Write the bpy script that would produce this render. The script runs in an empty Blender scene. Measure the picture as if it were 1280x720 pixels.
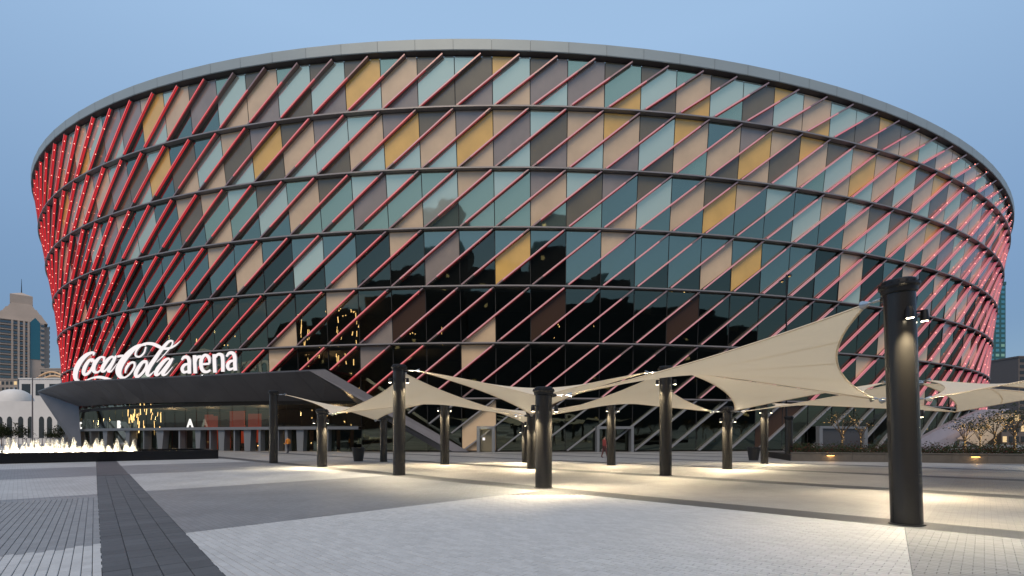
import bpy, bmesh, math, random
import numpy as np
from mathutils import Vector, Matrix
random.seed(7)
RND = random.Random(11)
PI = math.pi
scene = bpy.context.scene
COL = scene.collection

# ------------------------------------------------------------------ camera, sky, light, exposure
CAM_H, FPX = 1.6, 604.0
cam_data = bpy.data.cameras.new('camera')
cam_data.sensor_width = 36.0
cam_data.lens = FPX / 1280 * 36.0
cam_data.shift_y = (547 - 360) / 1280.0
cam_data.clip_start, cam_data.clip_end = 0.1, 6000
cam = bpy.data.objects.new('camera', cam_data)
cam.location = (0, 0, CAM_H)
cam.rotation_euler = (PI / 2, 0, 0)
COL.objects.link(cam)
scene.camera = cam

SUN_EL, SUN_ROT = math.radians(50.0), math.radians(195)   # behind the camera; very soft light
world = bpy.data.worlds.new('World')
scene.world = world
world.use_nodes = True
wn = world.node_tree
wn.nodes.clear()
sky = wn.nodes.new('ShaderNodeTexSky')
sky.sky_type = 'NISHITA'
sky.sun_disc = False
sky.sun_elevation = SUN_EL
sky.sun_rotation = SUN_ROT
sky.ozone_density = 3.0
sky.dust_density = 0.6
sky.air_density = 1.0
bg = wn.nodes.new('ShaderNodeBackground')
bg.inputs['Strength'].default_value = 0.05
wo = wn.nodes.new('ShaderNodeOutputWorld')
wn.links.new(sky.outputs[0], bg.inputs['Color'])
# dusk haze: the even blue veil that the photograph shows all round, paler overhead
tc = wn.nodes.new('ShaderNodeTexCoord')
sx = wn.nodes.new('ShaderNodeSeparateXYZ')
wn.links.new(tc.outputs['Generated'], sx.inputs[0])
cr = wn.nodes.new('ShaderNodeValToRGB')
for pos, c in ((0.0, (0.050, 0.085, 0.150)), (0.17, (0.075, 0.132, 0.222)), (0.33, (0.160, 0.255, 0.385)), (0.62, (0.305, 0.452, 0.635)), (1.0, (0.31, 0.47, 0.66))):
    e = cr.color_ramp.elements[0] if pos == 0 else cr.color_ramp.elements[-1] if pos == 1 else cr.color_ramp.elements.new(pos)
    e.position = pos
    e.color = (*c, 1)
wn.links.new(sx.outputs['Z'], cr.inputs[0])
bg2 = wn.nodes.new('ShaderNodeBackground')
bg2.inputs['Strength'].default_value = 1.0
wn.links.new(cr.outputs[0], bg2.inputs['Color'])
addw = wn.nodes.new('ShaderNodeAddShader')
wn.links.new(bg.outputs[0], addw.inputs[0])
wn.links.new(bg2.outputs[0], addw.inputs[1])
wn.links.new(addw.outputs[0], wo.inputs['Surface'])

sun_data = bpy.data.lights.new('sun', 'SUN')
sun_data.energy = 2.2
sun_data.angle = math.radians(35)
sun_data.color = (1.0, 0.77, 0.52)
sun = bpy.data.objects.new('sun', sun_data)
sel = SUN_EL
sdir = Vector((math.sin(SUN_ROT) * math.cos(sel), math.cos(SUN_ROT) * math.cos(sel), math.sin(sel)))
sun.rotation_euler = (-sdir).to_track_quat('-Z', 'Y').to_euler()
COL.objects.link(sun)

scene.view_settings.view_transform = 'Standard'
scene.view_settings.look = 'None'
scene.view_settings.exposure = 0.0
scene.view_settings.gamma = 1
scene.render.engine = 'CYCLES'
scene.cycles.use_denoising = True
scene.cycles.max_bounces = 8
scene.cycles.transparent_max_bounces = 12
scene.cycles.sample_clamp_indirect = 4


# ------------------------------------------------------------------ helpers
def gpt(px, py):
    """ground point seen at a photograph pixel (1280x720)"""
    y = CAM_H * FPX / (py - 547)
    return Vector(((px - 640) / FPX * y, y, 0))


def ray(px, py, y):
    """point at distance y seen at a photograph pixel"""
    return Vector(((px - 640) / FPX * y, y, CAM_H + (547 - py) / FPX * y))


def topx(p):
    return 640 + FPX * p[0] / p[1], 547 - FPX * (p[2] - CAM_H) / p[1]


class MB:
    """collects faces, then becomes one mesh object"""
    def __init__(self):
        self.v, self.f, self.mi, self.sm = [], [], [], []

    def add(self, vs, fs, mi=0, smooth=False):
        b = len(self.v)
        self.v += [tuple(p) for p in vs]
        self.f += [tuple(b + i for i in q) for q in fs]
        self.mi += [mi] * len(fs)
        self.sm += [smooth] * len(fs)
        return self

    def hexa(self, p, mi=0):
        """8 points: bottom 4 ccw, top 4 ccw"""
        return self.add(p, [(3, 2, 1, 0), (4, 5, 6, 7), (0, 1, 5, 4), (1, 2, 6, 5), (2, 3, 7, 6), (3, 0, 4, 7)], mi)

    def box(self, c, s, mi=0, rz=0.0):
        cx, cy, cz = c
        hx, hy, hz = s[0] / 2, s[1] / 2, s[2] / 2
        ca, sa = math.cos(rz), math.sin(rz)
        P = []
        for z in (-hz, hz):
            for x, y in ((-hx, -hy), (hx, -hy), (hx, hy), (-hx, hy)):
                P.append((cx + ca * x - sa * y, cy + sa * x + ca * y, cz + z))
        return self.hexa(P, mi)

    def beam(self, a, b, w, h, up=(0, 0, 1), mi=0):
        a, b, up = Vector(a), Vector(b), Vector(up)
        d = (b - a).normalized()
        s = d.cross(up).normalized()
        u = s.cross(d).normalized()
        P = [a - s * w / 2 - u * h / 2, a + s * w / 2 - u * h / 2, b + s * w / 2 - u * h / 2, b - s * w / 2 - u * h / 2,
             a - s * w / 2 + u * h / 2, a + s * w / 2 + u * h / 2, b + s * w / 2 + u * h / 2, b - s * w / 2 + u * h / 2]
        return self.hexa(P, mi)

    def tube(self, pts, rad, n=8, mi=0, cap=True, smooth=True):
        pts = [Vector(p) for p in pts]
        if not isinstance(rad, (list, tuple)):
            rad = [rad] * len(pts)
        rings = []
        for i, p in enumerate(pts):
            d = (pts[min(i + 1, len(pts) - 1)] - pts[max(i - 1, 0)]).normalized()
            r = Vector((0, 0, 1)) if abs(d.z) < 0.9 else Vector((1, 0, 0))
            s = d.cross(r).normalized()
            u = s.cross(d).normalized()
            rings.append([p + (s * math.cos(a) + u * math.sin(a)) * rad[i] for a in [2 * PI * k / n for k in range(n)]])
        vs = [q for r in rings for q in r]
        fs = []
        for i in range(len(pts) - 1):
            for k in range(n):
                a, b = i * n + k, i * n + (k + 1) % n
                fs.append((a, a + n, b + n, b))
        self.add(vs, fs, mi, smooth)
        if cap:
            self.add(rings[0], [tuple(range(n))], mi)
            self.add(rings[-1], [tuple(reversed(range(n)))], mi)
        return self

    def lathe(self, prof, c=(0, 0, 0), n=32, mi=0, smooth=True):
        """profile of (radius, z) from bottom to top about the vertical through c; each band has its own vertices"""
        for (r0, z0), (r1, z1) in zip(prof, prof[1:]):
            vs, fs = [], []
            for r, z in ((r0, z0), (r1, z1)):
                for k in range(n):
                    a = 2 * PI * k / n
                    vs.append((c[0] + r * math.cos(a), c[1] + r * math.sin(a), c[2] + z))
            for k in range(n):
                k2 = (k + 1) % n
                fs.append((k, k2, n + k2, n + k))
            self.add(vs, fs, mi, smooth)
        return self

    def mesh(self, name, mats):
        me = bpy.data.meshes.new(name)
        me.from_pydata(self.v, [], self.f)
        if not isinstance(mats, (list, tuple)):
            mats = [mats]
        for m in mats:
            me.materials.append(m)
        me.polygons.foreach_set('material_index', self.mi)
        me.polygons.foreach_set('use_smooth', self.sm)
        me.update()
        return me

    def build(self, name, mats, parent=None, **kw):
        return link(name, self.mesh(name, mats), parent, **kw)


def link(name, me, parent=None, **kw):
    o = bpy.data.objects.new(name, me)
    COL.objects.link(o)
    if parent is not None:
        o.parent = parent
    for k, v in kw.items():
        o[k] = v
    return o


def tag(o, label, cat, group=None):
    o['label'] = label
    o['category'] = cat
    if group:
        o['group'] = group
    return o


def empty(name, loc=(0, 0, 0), rz=0.0, label=None, cat=None, group=None):
    o = bpy.data.objects.new(name, None)
    o.empty_display_size = 0.2
    COL.objects.link(o)
    o.location = loc
    o.rotation_euler = (0, 0, rz)
    if label:
        tag(o, label, cat, group)
    return o


# ------------------------------------------------------------------ materials
def new_mat(name):
    m = bpy.data.materials.new(name)
    m.use_nodes = True
    return m, m.node_tree, m.node_tree.nodes['Principled BSDF']


def pmat(name, col, rough=0.5, metal=0.0, spec=0.5, var=0.0, scale=3.0, bump=0.0, emit=None, es=0.0, coat=0.0, rvar=0.0):
    m, nt, b = new_mat(name)
    b.inputs['Base Color'].default_value = (*col, 1)
    b.inputs['Roughness'].default_value = rough
    b.inputs['Metallic'].default_value = metal
    b.inputs['Specular IOR Level'].default_value = spec
    b.inputs['Coat Weight'].default_value = coat
    b.inputs['Coat Roughness'].default_value = 0.04
    if emit:
        b.inputs['Emission Color'].default_value = (*emit, 1)
        b.inputs['Emission Strength'].default_value = es
    if var or bump or rvar:
        g = nt.nodes.new('ShaderNodeNewGeometry')
        nz = nt.nodes.new('ShaderNodeTexNoise')
        nz.inputs['Scale'].default_value = scale
        nz.inputs['Detail'].default_value = 6
        nt.links.new(g.outputs['Position'], nz.inputs['Vector'])
        if var:
            mr = nt.nodes.new('ShaderNodeMapRange')
            mr.inputs['To Min'].default_value = 1 - var
            mr.inputs['To Max'].default_value = 1 + var
            mr.inputs['From Min'].default_value = 0.3
            mr.inputs['From Max'].default_value = 0.7
            nt.links.new(nz.outputs[0], mr.inputs[0])
            hs = nt.nodes.new('ShaderNodeHueSaturation')
            hs.inputs['Color'].default_value = (*col, 1)
            nt.links.new(mr.outputs[0], hs.inputs['Value'])
            nt.links.new(hs.outputs[0], b.inputs['Base Color'])
        if rvar:
            mr = nt.nodes.new('ShaderNodeMapRange')
            mr.inputs['To Min'].default_value = max(0.02, rough - rvar)
            mr.inputs['To Max'].default_value = rough + rvar
            mr.inputs['From Min'].default_value = 0.3
            mr.inputs['From Max'].default_value = 0.7
            nt.links.new(nz.outputs[0], mr.inputs[0])
            nt.links.new(mr.outputs[0], b.inputs['Roughness'])
        if bump:
            bp = nt.nodes.new('ShaderNodeBump')
            bp.inputs['Strength'].default_value = bump
            bp.inputs['Distance'].default_value = 0.02
            nt.links.new(nz.outputs[0], bp.inputs['Height'])
            nt.links.new(bp.outputs[0], b.inputs['Normal'])
    return m


def emat(name, col, s):
    m = bpy.data.materials.new(name)
    m.use_nodes = True
    nt = m.node_tree
    nt.nodes.clear()
    e = nt.nodes.new('ShaderNodeEmission')
    e.inputs['Color'].default_value = (*col, 1)
    e.inputs['Strength'].default_value = s
    o = nt.nodes.new('ShaderNodeOutputMaterial')
    nt.links.new(e.outputs[0], o.inputs['Surface'])
    return m


def mirror_glass(name, tint, see=0.0, rough=0.02, base=(0.01, 0.012, 0.014)):
    """coated glazing: a tinted mirror over a dark body, or partly clear when see > 0"""
    m = bpy.data.materials.new(name)
    m.use_nodes = True
    nt = m.node_tree
    nt.nodes.clear()
    g = nt.nodes.new('ShaderNodeBsdfGlossy')
    g.inputs['Color'].default_value = (*tint, 1)
    g.inputs['Roughness'].default_value = rough
    geo = nt.nodes.new('ShaderNodeNewGeometry')
    nz = nt.nodes.new('ShaderNodeTexNoise')
    nz.inputs['Scale'].default_value = 0.45
    nz.inputs['Detail'].default_value = 2
    nt.links.new(geo.outputs['Position'], nz.inputs['Vector'])
    bp = nt.nodes.new('ShaderNodeBump')
    bp.inputs['Strength'].default_value = 0.25
    bp.inputs['Distance'].default_value = 0.02
    nt.links.new(nz.outputs[0], bp.inputs['Height'])
    nt.links.new(bp.outputs[0], g.inputs['Normal'])
    if see > 0:
        d = nt.nodes.new('ShaderNodeBsdfTransparent')
        d.inputs['Color'].default_value = (see, see, see * 0.96, 1)
    else:
        d = nt.nodes.new('ShaderNodeBsdfDiffuse')
        d.inputs['Color'].default_value = (*base, 1)
    a = nt.nodes.new('ShaderNodeAddShader')
    o = nt.nodes.new('ShaderNodeOutputMaterial')
    nt.links.new(g.outputs[0], a.inputs[0])
    nt.links.new(d.outputs[0], a.inputs[1])
    nt.links.new(a.outputs[0], o.inputs['Surface'])
    return m


M = {}
M['beige'] = pmat('beige_panel', (0.63, 0.47, 0.305), 0.28, spec=0.5, var=0.09, scale=0.5, coat=0.7)
M['ochre'] = pmat('ochre_panel', (0.74, 0.46, 0.125), 0.28, spec=0.5, var=0.09, scale=0.5, coat=0.7)
M['grey'] = pmat('mauve_grey_panel', (0.28, 0.24, 0.215), 0.25, spec=0.5, var=0.09, scale=0.5, coat=0.7)
M['brown'] = pmat('dark_brown_panel', (0.155, 0.13, 0.08), 0.25, spec=0.5, var=0.09, scale=0.5, coat=0.7)
M['darkbrown'] = pmat('deep_brown_panel', (0.05, 0.028, 0.018), 0.3, spec=0.3)
M['pale'] = mirror_glass('pale_teal_glass', (0.36, 0.40, 0.29), 0, 0.04, (0.27, 0.30, 0.275))
M['teal'] = mirror_glass('teal_glass', (0.36, 0.41, 0.28), 0, 0.03, (0.075, 0.098, 0.09))
M['dteal'] = mirror_glass('dark_teal_glass', (0.26, 0.30, 0.235), 0, 0.03, (0.012, 0.024, 0.026))
M['clear'] = mirror_glass('clear_dark_glass', (0.10, 0.115, 0.09), 0.36, 0.02)
M['entry_glass'] = mirror_glass('entrance_glass', (0.12, 0.13, 0.11), 0.62, 0.02)
M['backing'] = pmat('facade_backing', (0.012, 0.012, 0.013), 0.7)
M['fin'] = pmat('fin_metal', (0.36, 0.235, 0.235), 0.38, metal=0.55, var=0.06, scale=2)  # grey metal tinted pink: red led spill put into the colour
M['finside'] = pmat('fin_side_metal', (0.22, 0.16, 0.16), 0.45, metal=0.5)  # darker copy for the flanks, shade and red spill in the colour
M['fingrey'] = pmat('fin_grey_metal', (0.30, 0.30, 0.32), 0.4, metal=0.5)
M['ringtop'] = pmat('ring_metal', (0.22, 0.21, 0.215), 0.42, metal=0.5)
M['ringedge'] = pmat('ring_edge_metal', (0.24, 0.22, 0.22), 0.5, metal=0.2)
M['led'] = emat('red_led_strip', (1.0, 0.045, 0.06), 0.55)
for _k, (_c, _e) in enumerate((((0.30, 0.10, 0.10), (0.82, 0.048, 0.05)), ((0.30, 0.12, 0.12), (0.60, 0.042, 0.048)), ((0.36, 0.24, 0.24), (0.46, 0.042, 0.052)),
                               ((0.42, 0.34, 0.35), (0.26, 0.040, 0.055)), ((0.42, 0.34, 0.35), (0.28, 0.042, 0.065)), ((0.38, 0.24, 0.25), (0.36, 0.042, 0.075)))):
    M['nose%d' % _k] = pmat('led_diffuser', _c, 0.4, emit=_e, es=1.0)  # red light graded along the facade, put into tint and glow
M['dot'] = emat('led_point', (1.0, 0.30, 0.24), 5)
M['fascia'] = pmat('fascia_metal', (0.29, 0.34, 0.355), 0.45, metal=0.15, var=0.04, scale=0.3)
M['soffit'] = pmat('soffit_dark', (0.05, 0.045, 0.048), 0.5)
M['roof'] = pmat('roof_membrane', (0.2, 0.2, 0.2), 0.8)
M['canopy'] = pmat('canopy_charcoal_metal', (0.10, 0.10, 0.108), 0.38, metal=0.3, var=0.1, scale=0.4)
M['ribbon'] = pmat('ribbon_grey_metal', (0.24, 0.235, 0.255), 0.4, metal=0.3, var=0.05, scale=1)
M['frame'] = pmat('portal_grey_metal', (0.20, 0.21, 0.225), 0.45, metal=0.3)
M['interior'] = pmat('interior_dark', (0.03, 0.027, 0.024), 0.8, var=0.3, scale=0.4)
M['slab'] = pmat('floor_slab', (0.06, 0.055, 0.05), 0.7)
M['warm'] = emat('warm_lamp', (1.0, 0.62, 0.22), 3.5)
M['warmpanel'] = emat('lit_wall_panel', (1.0, 0.62, 0.22), 0.55)
M['white_led'] = emat('sign_white_light', (1.0, 0.93, 0.93), 1.0)
M['signside'] = pmat('sign_white_return', (0.75, 0.72, 0.72), 0.4)
M['red'] = pmat('red_poster', (0.42, 0.05, 0.02), 0.5, emit=(1, 0.12, 0.03), es=0.10)  # posters glow faintly by themselves, light put into the material
M['column'] = pmat('column_dark_steel', (0.024, 0.023, 0.022), 0.27, metal=0.2, spec=0.5)
M['black'] = pmat('black_metal', (0.012, 0.012, 0.013), 0.4, metal=0.3)
M['chrome'] = pmat('sail_corner_steel', (0.5, 0.5, 0.5), 0.3, metal=1.0)
M['lens'] = emat('spot_lens', (1.0, 0.86, 0.6), 30)
M['stoneblack'] = pmat('basin_black_stone', (0.006, 0.006, 0.007), 0.25, spec=0.4)
M['water'] = pmat('basin_water', (0.02, 0.03, 0.035), 0.08, spec=0.6, bump=0.6, scale=8)
M['planter'] = pmat('planter_stone', (0.085, 0.078, 0.07), 0.6, var=0.12, scale=3)
M['orange_lamp'] = emat('wall_lamp_orange', (1.0, 0.5, 0.14), 14)
M['leaf'] = pmat('leaf', (0.020, 0.028, 0.012), 0.8, spec=0.1, var=0.35, scale=1.2)
M['leafdry'] = pmat('leaf_red', (0.06, 0.02, 0.015), 0.8, spec=0.1, var=0.35, scale=1.2)
M['bark'] = pmat('bark', (0.12, 0.085, 0.055), 0.8, var=0.3, scale=6)
M['bin'] = pmat('planter_pot_black', (0.012, 0.012, 0.013), 0.45)
M['sand'] = pmat('joint_sand', (0.11, 0.11, 0.11), 0.9)


def sail_mat():
    m, nt, b = new_mat('sail_fabric')
    b.inputs['Base Color'].default_value = (0.80, 0.72, 0.585, 1)
    b.inputs['Roughness'].default_value = 0.6
    b.inputs['Specular IOR Level'].default_value = 0.25
    tr = nt.nodes.new('ShaderNodeBsdfTranslucent')
    tr.inputs['Color'].default_value = (0.98, 0.80, 0.54, 1)
    mx = nt.nodes.new('ShaderNodeMixShader')
    mx.inputs[0].default_value = 0.36
    g = nt.nodes.new('ShaderNodeNewGeometry')
    nz = nt.nodes.new('ShaderNodeTexNoise')
    nz.inputs['Scale'].default_value = 1.1
    nz.inputs['Detail'].default_value = 5
    nz.inputs['Distortion'].default_value = 0.6
    nt.links.new(g.outputs['Position'], nz.inputs['Vector'])
    bp = nt.nodes.new('ShaderNodeBump')
    bp.inputs['Strength'].default_value = 0.55
    bp.inputs['Distance'].default_value = 0.07
    nt.links.new(nz.outputs[0], bp.inputs['Height'])
    nt.links.new(bp.outputs[0], b.inputs['Normal'])
    out = nt.nodes['Material Output']
    nt.links.new(b.outputs[0], mx.inputs[1])
    nt.links.new(tr.outputs[0], mx.inputs[2])
    nt.links.new(mx.outputs[0], out.inputs['Surface'])
    return m


M['sail'] = sail_mat()

# paving axes: u2 along the column rows, v2 across them; the dark slab strip has its own axis
U2 = Vector((-0.715, 0.699, 0))
V2 = Vector((0.699, 0.715, 0))
U1 = Vector((-0.654, 0.757, 0))
N1 = Vector((0.757, 0.654, 0))
WB = [0.8 + 8.6 * k for k in range(-3, 40)]        # band edges along u2
STRIPE_V = [11.47 + 7.4 * k for k in range(0, 8)]


def paver_mat(name, col, var=0.12):
    m, nt, b = new_mat(name)
    g = nt.nodes.new('ShaderNodeNewGeometry')
    oi = nt.nodes.new('ShaderNodeObjectInfo')
    ma = nt.nodes.new('ShaderNodeTexNoise')
    ma.inputs['Scale'].default_value = 26
    ma.inputs['Detail'].default_value = 5
    nt.links.new(g.outputs['Position'], ma.inputs['Vector'])
    big = nt.nodes.new('ShaderNodeTexNoise')
    big.inputs['Scale'].default_value = 0.9
    big.inputs['Detail'].default_value = 8
    big.inputs['Roughness'].default_value = 0.65
    nt.links.new(g.outputs['Position'], big.inputs['Vector'])
    ad = nt.nodes.new('ShaderNodeMath')
    ad.operation = 'ADD'
    nt.links.new(ma.outputs[0], ad.inputs[0])
    nt.links.new(big.outputs[0], ad.inputs[1])
    isl = nt.nodes.new('ShaderNodeMath')
    isl.operation = 'MULTIPLY_ADD'
    rs = nt.nodes.new('ShaderNodeMath')
    rs.operation = 'ADD'
    nt.links.new(g.outputs['Random Per Island'], rs.inputs[0])
    nt.links.new(oi.outputs['Random'], rs.inputs[1])
    fr = nt.nodes.new('ShaderNodeMath')
    fr.operation = 'FRACT'
    nt.links.new(rs.outputs[0], fr.inputs[0])
    nt.links.new(fr.outputs[0], isl.inputs[0])
    isl.inputs[1].default_value = 0.6
    nt.links.new(ad.outputs[0], isl.inputs[2])
    mr = nt.nodes.new('ShaderNodeMapRange')
    mr.inputs['From Min'].default_value = 0.75
    mr.inputs['From Max'].default_value = 1.8
    mr.inputs['To Min'].default_value = 1 - var
    mr.inputs['To Max'].default_value = 1 + var
    nt.links.new(isl.outputs[0], mr.inputs[0])
    hs = nt.nodes.new('ShaderNodeHueSaturation')
    hs.inputs['Color'].default_value = (*col, 1)
    nt.links.new(mr.outputs[0], hs.inputs['Value'])
    nt.links.new(hs.outputs[0], b.inputs['Base Color'])
    b.inputs['Roughness'].default_value = 0.62
    b.inputs['Specular IOR Level'].default_value = 0.3
    bp = nt.nodes.new('ShaderNodeBump')
    bp.inputs['Strength'].default_value = 0.25
    bp.inputs['Distance'].default_value = 0.004
    nt.links.new(ma.outputs[0], bp.inputs['Height'])
    nt.links.new(bp.outputs[0], b.inputs['Normal'])
    return m


CW, CG, CD = (0.40, 0.415, 0.43), (0.205, 0.217, 0.235), (0.078, 0.085, 0.095)
M['pwhite'] = paver_mat('white_paver', CW)
M['pgrey'] = paver_mat('grey_paver', CG, 0.14)
M['pdark'] = paver_mat('dark_slab', CD, 0.2)


def plaza_mat():
    m, nt, b = new_mat('plaza_paving')
    L = nt.links

    def node(t, **kw):
        n = nt.nodes.new(t)
        for k, v in kw.items():
            setattr(n, k, v)
        return n

    def math_(op, a, bb=None, c=None):
        n = node('ShaderNodeMath', operation=op)
        for i, x in enumerate((a, bb, c)):
            if x is None:
                continue
            if isinstance(x, (int, float)):
                n.inputs[i].default_value = x
            else:
                L.new(x, n.inputs[i])
        return n.outputs[0]

    def dot(vec):
        n = node('ShaderNodeVectorMath', operation='DOT_PRODUCT')
        L.new(g.outputs['Position'], n.inputs[0])
        n.inputs[1].default_value = vec
        return n.outputs['Value']
    g = node('ShaderNodeNewGeometry')
    w, v, p = dot(U2), dot(V2), dot(N1)
    # band: white where floor((w-.8)/8.6) even
    k = math_('FLOOR', math_('DIVIDE', math_('SUBTRACT', w, 0.8), 8.6))
    even = math_('COMPARE', math_('FLOORED_MODULO', k, 2), 0, 0.1)
    stripe_ph = math_('FLOORED_MODULO', math_('SUBTRACT', v, 11.47 - 0.53), 7.4)
    stripe = math_('LESS_THAN', stripe_ph, 1.06)
    stripe = math_('MULTIPLY', stripe, math_('GREATER_THAN', v, 10.0))
    s1 = math_('MULTIPLY', math_('GREATER_THAN', p, 0.066), math_('LESS_THAN', p, 1.135))
    # fine courses, rotated mapping for the brick pattern
    mp = node('ShaderNodeMapping')
    mp.inputs['Rotation'].default_value = (0, 0, -math.atan2(U2.y, U2.x))
    L.new(g.outputs['Position'], mp.inputs['Vector'])
    br = node('ShaderNodeTexBrick')
    br.inputs['Scale'].default_value = 1
    br.inputs['Brick Width'].default_value = 0.2
    br.inputs['Row Height'].default_value = 0.1
    br.inputs['Mortar Size'].default_value = 0.004
    br.inputs['Color1'].default_value = (1, 1, 1, 1)
    br.inputs['Color2'].default_value = (0.86, 0.86, 0.86, 1)
    br.inputs['Mortar'].default_value = (0.55, 0.55, 0.55, 1)
    L.new(mp.outputs[0], br.inputs['Vector'])
    nz = node('ShaderNodeTexNoise')
    nz.inputs['Scale'].default_value = 0.55
    nz.inputs['Detail'].default_value = 7
    L.new(g.outputs['Position'], nz.inputs['Vector'])
    mix = node('ShaderNodeMix', data_type='RGBA')
    mix.inputs[6].default_value = (*CG, 1)
    mix.inputs[7].default_value = (*CW, 1)
    L.new(even, mix.inputs[0])
    mixb = node('ShaderNodeMix', data_type='RGBA')
    L.new(math_('MULTIPLY', math_('GREATER_THAN', v, 11.5), 0.85), mixb.inputs[0])
    L.new(mix.outputs[2], mixb.inputs[6])
    mixb.inputs[7].default_value = (0.31, 0.305, 0.295, 1)
    mix2 = node('ShaderNodeMix', data_type='RGBA')
    L.new(math_('MAXIMUM', stripe, s1), mix2.inputs[0])
    L.new(mixb.outputs[2], mix2.inputs[6])
    mix2.inputs[7].default_value = (*CD, 1)
    mul = node('ShaderNodeMix', data_type='RGBA', blend_type='MULTIPLY')
    mul.inputs[0].default_value = 1
    L.new(mix2.outputs[2], mul.inputs[6])
    L.new(br.outputs['Color'], mul.inputs[7])
    hs = node('ShaderNodeHueSaturation')
    mr = node('ShaderNodeMapRange')
    mr.inputs['From Min'].default_value = 0.3
    mr.inputs['From Max'].default_value = 0.7
    mr.inputs['To Min'].default_value = 0.84
    mr.inputs['To Max'].default_value = 1.10
    L.new(nz.outputs[0], mr.inputs[0])
    L.new(mr.outputs[0], hs.inputs['Value'])
    L.new(mul.outputs[2], hs.inputs['Color'])
    L.new(hs.outputs[0], b.inputs['Base Color'])
    b.inputs['Roughness'].default_value = 0.5
    b.inputs['Specular IOR Level'].default_value = 0.35
    bp = node('ShaderNodeBump')
    bp.inputs['Strength'].default_value = 0.3
    bp.inputs['Distance'].default_value = 0.004
    L.new(br.outputs['Fac'], bp.inputs['Height'])
    bp.invert = True
    L.new(bp.outputs[0], b.inputs['Normal'])
    return m


M['plaza'] = plaza_mat()
M['earth'] = pmat('far_ground', (0.13, 0.12, 0.11), 0.9, var=0.2, scale=0.02)

# ------------------------------------------------------------------ ground
gm = MB()
gm.add([(-3500, -3500, -0.03), (3500, -3500, -0.03), (3500, 3500, -0.03), (-3500, 3500, -0.03)], [(0, 1, 2, 3)])
gm.build('ground', M['earth'], kind='structure')
pm = MB()
pm.add([(-160, -90, 0), (160, -90, 0), (160, 175, 0), (-160, 175, 0)], [(0, 1, 2, 3)])
plaza = pm.build('pavement', M['plaza'], kind='structure')

# ------------------------------------------------------------------ arena geometry
S = 415.0
AX0, AY0, TH0, DTH, EE, ROT = 0.01733 * S, 0.32768 * S, -0.24963, 0.03732, 0.78441, 0.15885
TILT = -0.02136
RK = [(0.0, 104.1), (5.95, 104.25), (12.06, 104.55), (18.25, 105.02), (24.44, 105.66), (30.49, 106.6), (36.58, 107.52), (43.1, 108.25), (45.5, 108.5)]
ZR = [None, 36.58, 30.49, 24.44, 18.25, 12.06, 5.95, 0.0]      # ring k at the foot of row k-1
_t = np.linspace(-PI, PI, 4001) + TH0
_ds = np.hypot(np.cos(_t), EE * np.sin(_t))
_s = np.r_[0, np.cumsum((_ds[1:] + _ds[:-1]) / 2 * (_t[1] - _t[0]))]
_s -= np.interp(TH0, _t, _s)
NC = 151
STEP = (_s[-1] - _s[0]) / NC
_crot, _srot = math.cos(ROT), math.sin(ROT)


def rz_(z):
    return float(np.interp(z, [a for a, b in RK], [b for a, b in RK]))


def nrm(n):
    t = float(np.interp(n * STEP, _s, _t))
    a, b = math.sin(t) * EE, -math.cos(t)
    l = math.hypot(a, b)
    a, b = a / l, b / l
    return Vector((_crot * a - _srot * b, _srot * a + _crot * b, 0))


def P(n, z, off=0.0):
    """point of the facade: column n, height z, off metres outward"""
    n = (n + NC / 2) % NC - NC / 2
    t = float(np.interp(n * STEP, _s, _t))
    R = rz_(z) - 0.6
    u, v = R * math.sin(t), -R * EE * math.cos(t)
    N = nrm(n)
    return Vector((AX0 + _crot * u - _srot * v + off * N.x, AY0 + _srot * u + _crot * v + off * N.y, z))


def ztop(n):
    x = P(n, 40).x
    return 43.1 + TILT * (x - AX0 * 0)


def zrow(row, n, v):
    """height at fraction v of a row's height"""
    lo = ZR[row + 1]
    hi = (ztop(n) - 1.24) if row == 0 else ZR[row]
    return lo + (hi - lo) * v


def nfrom(px, z=1.6):
    """facade column seen at a pixel column"""
    ns = np.linspace(-19, 24, 900)
    xs = [topx(P(a, z))[0] for a in ns]
    return float(np.interp(px, xs, ns))


arena = empty('arena', (AX0, AY0, 0), 0, 'huge oval arena with outward leaning glass and beige facade striped by red lit slanting fins', 'arena')
AI = Matrix.Translation((-AX0, -AY0, 0))


def apart(mb, name, mats, parent=None, **kw):
    """link a mesh given in world coordinates under the arena (or under one of its parts)"""
    mb.v = [(x - AX0, y - AY0, z) for x, y, z in mb.v]
    return mb.build(name, mats, parent or arena, **kw)


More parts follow.
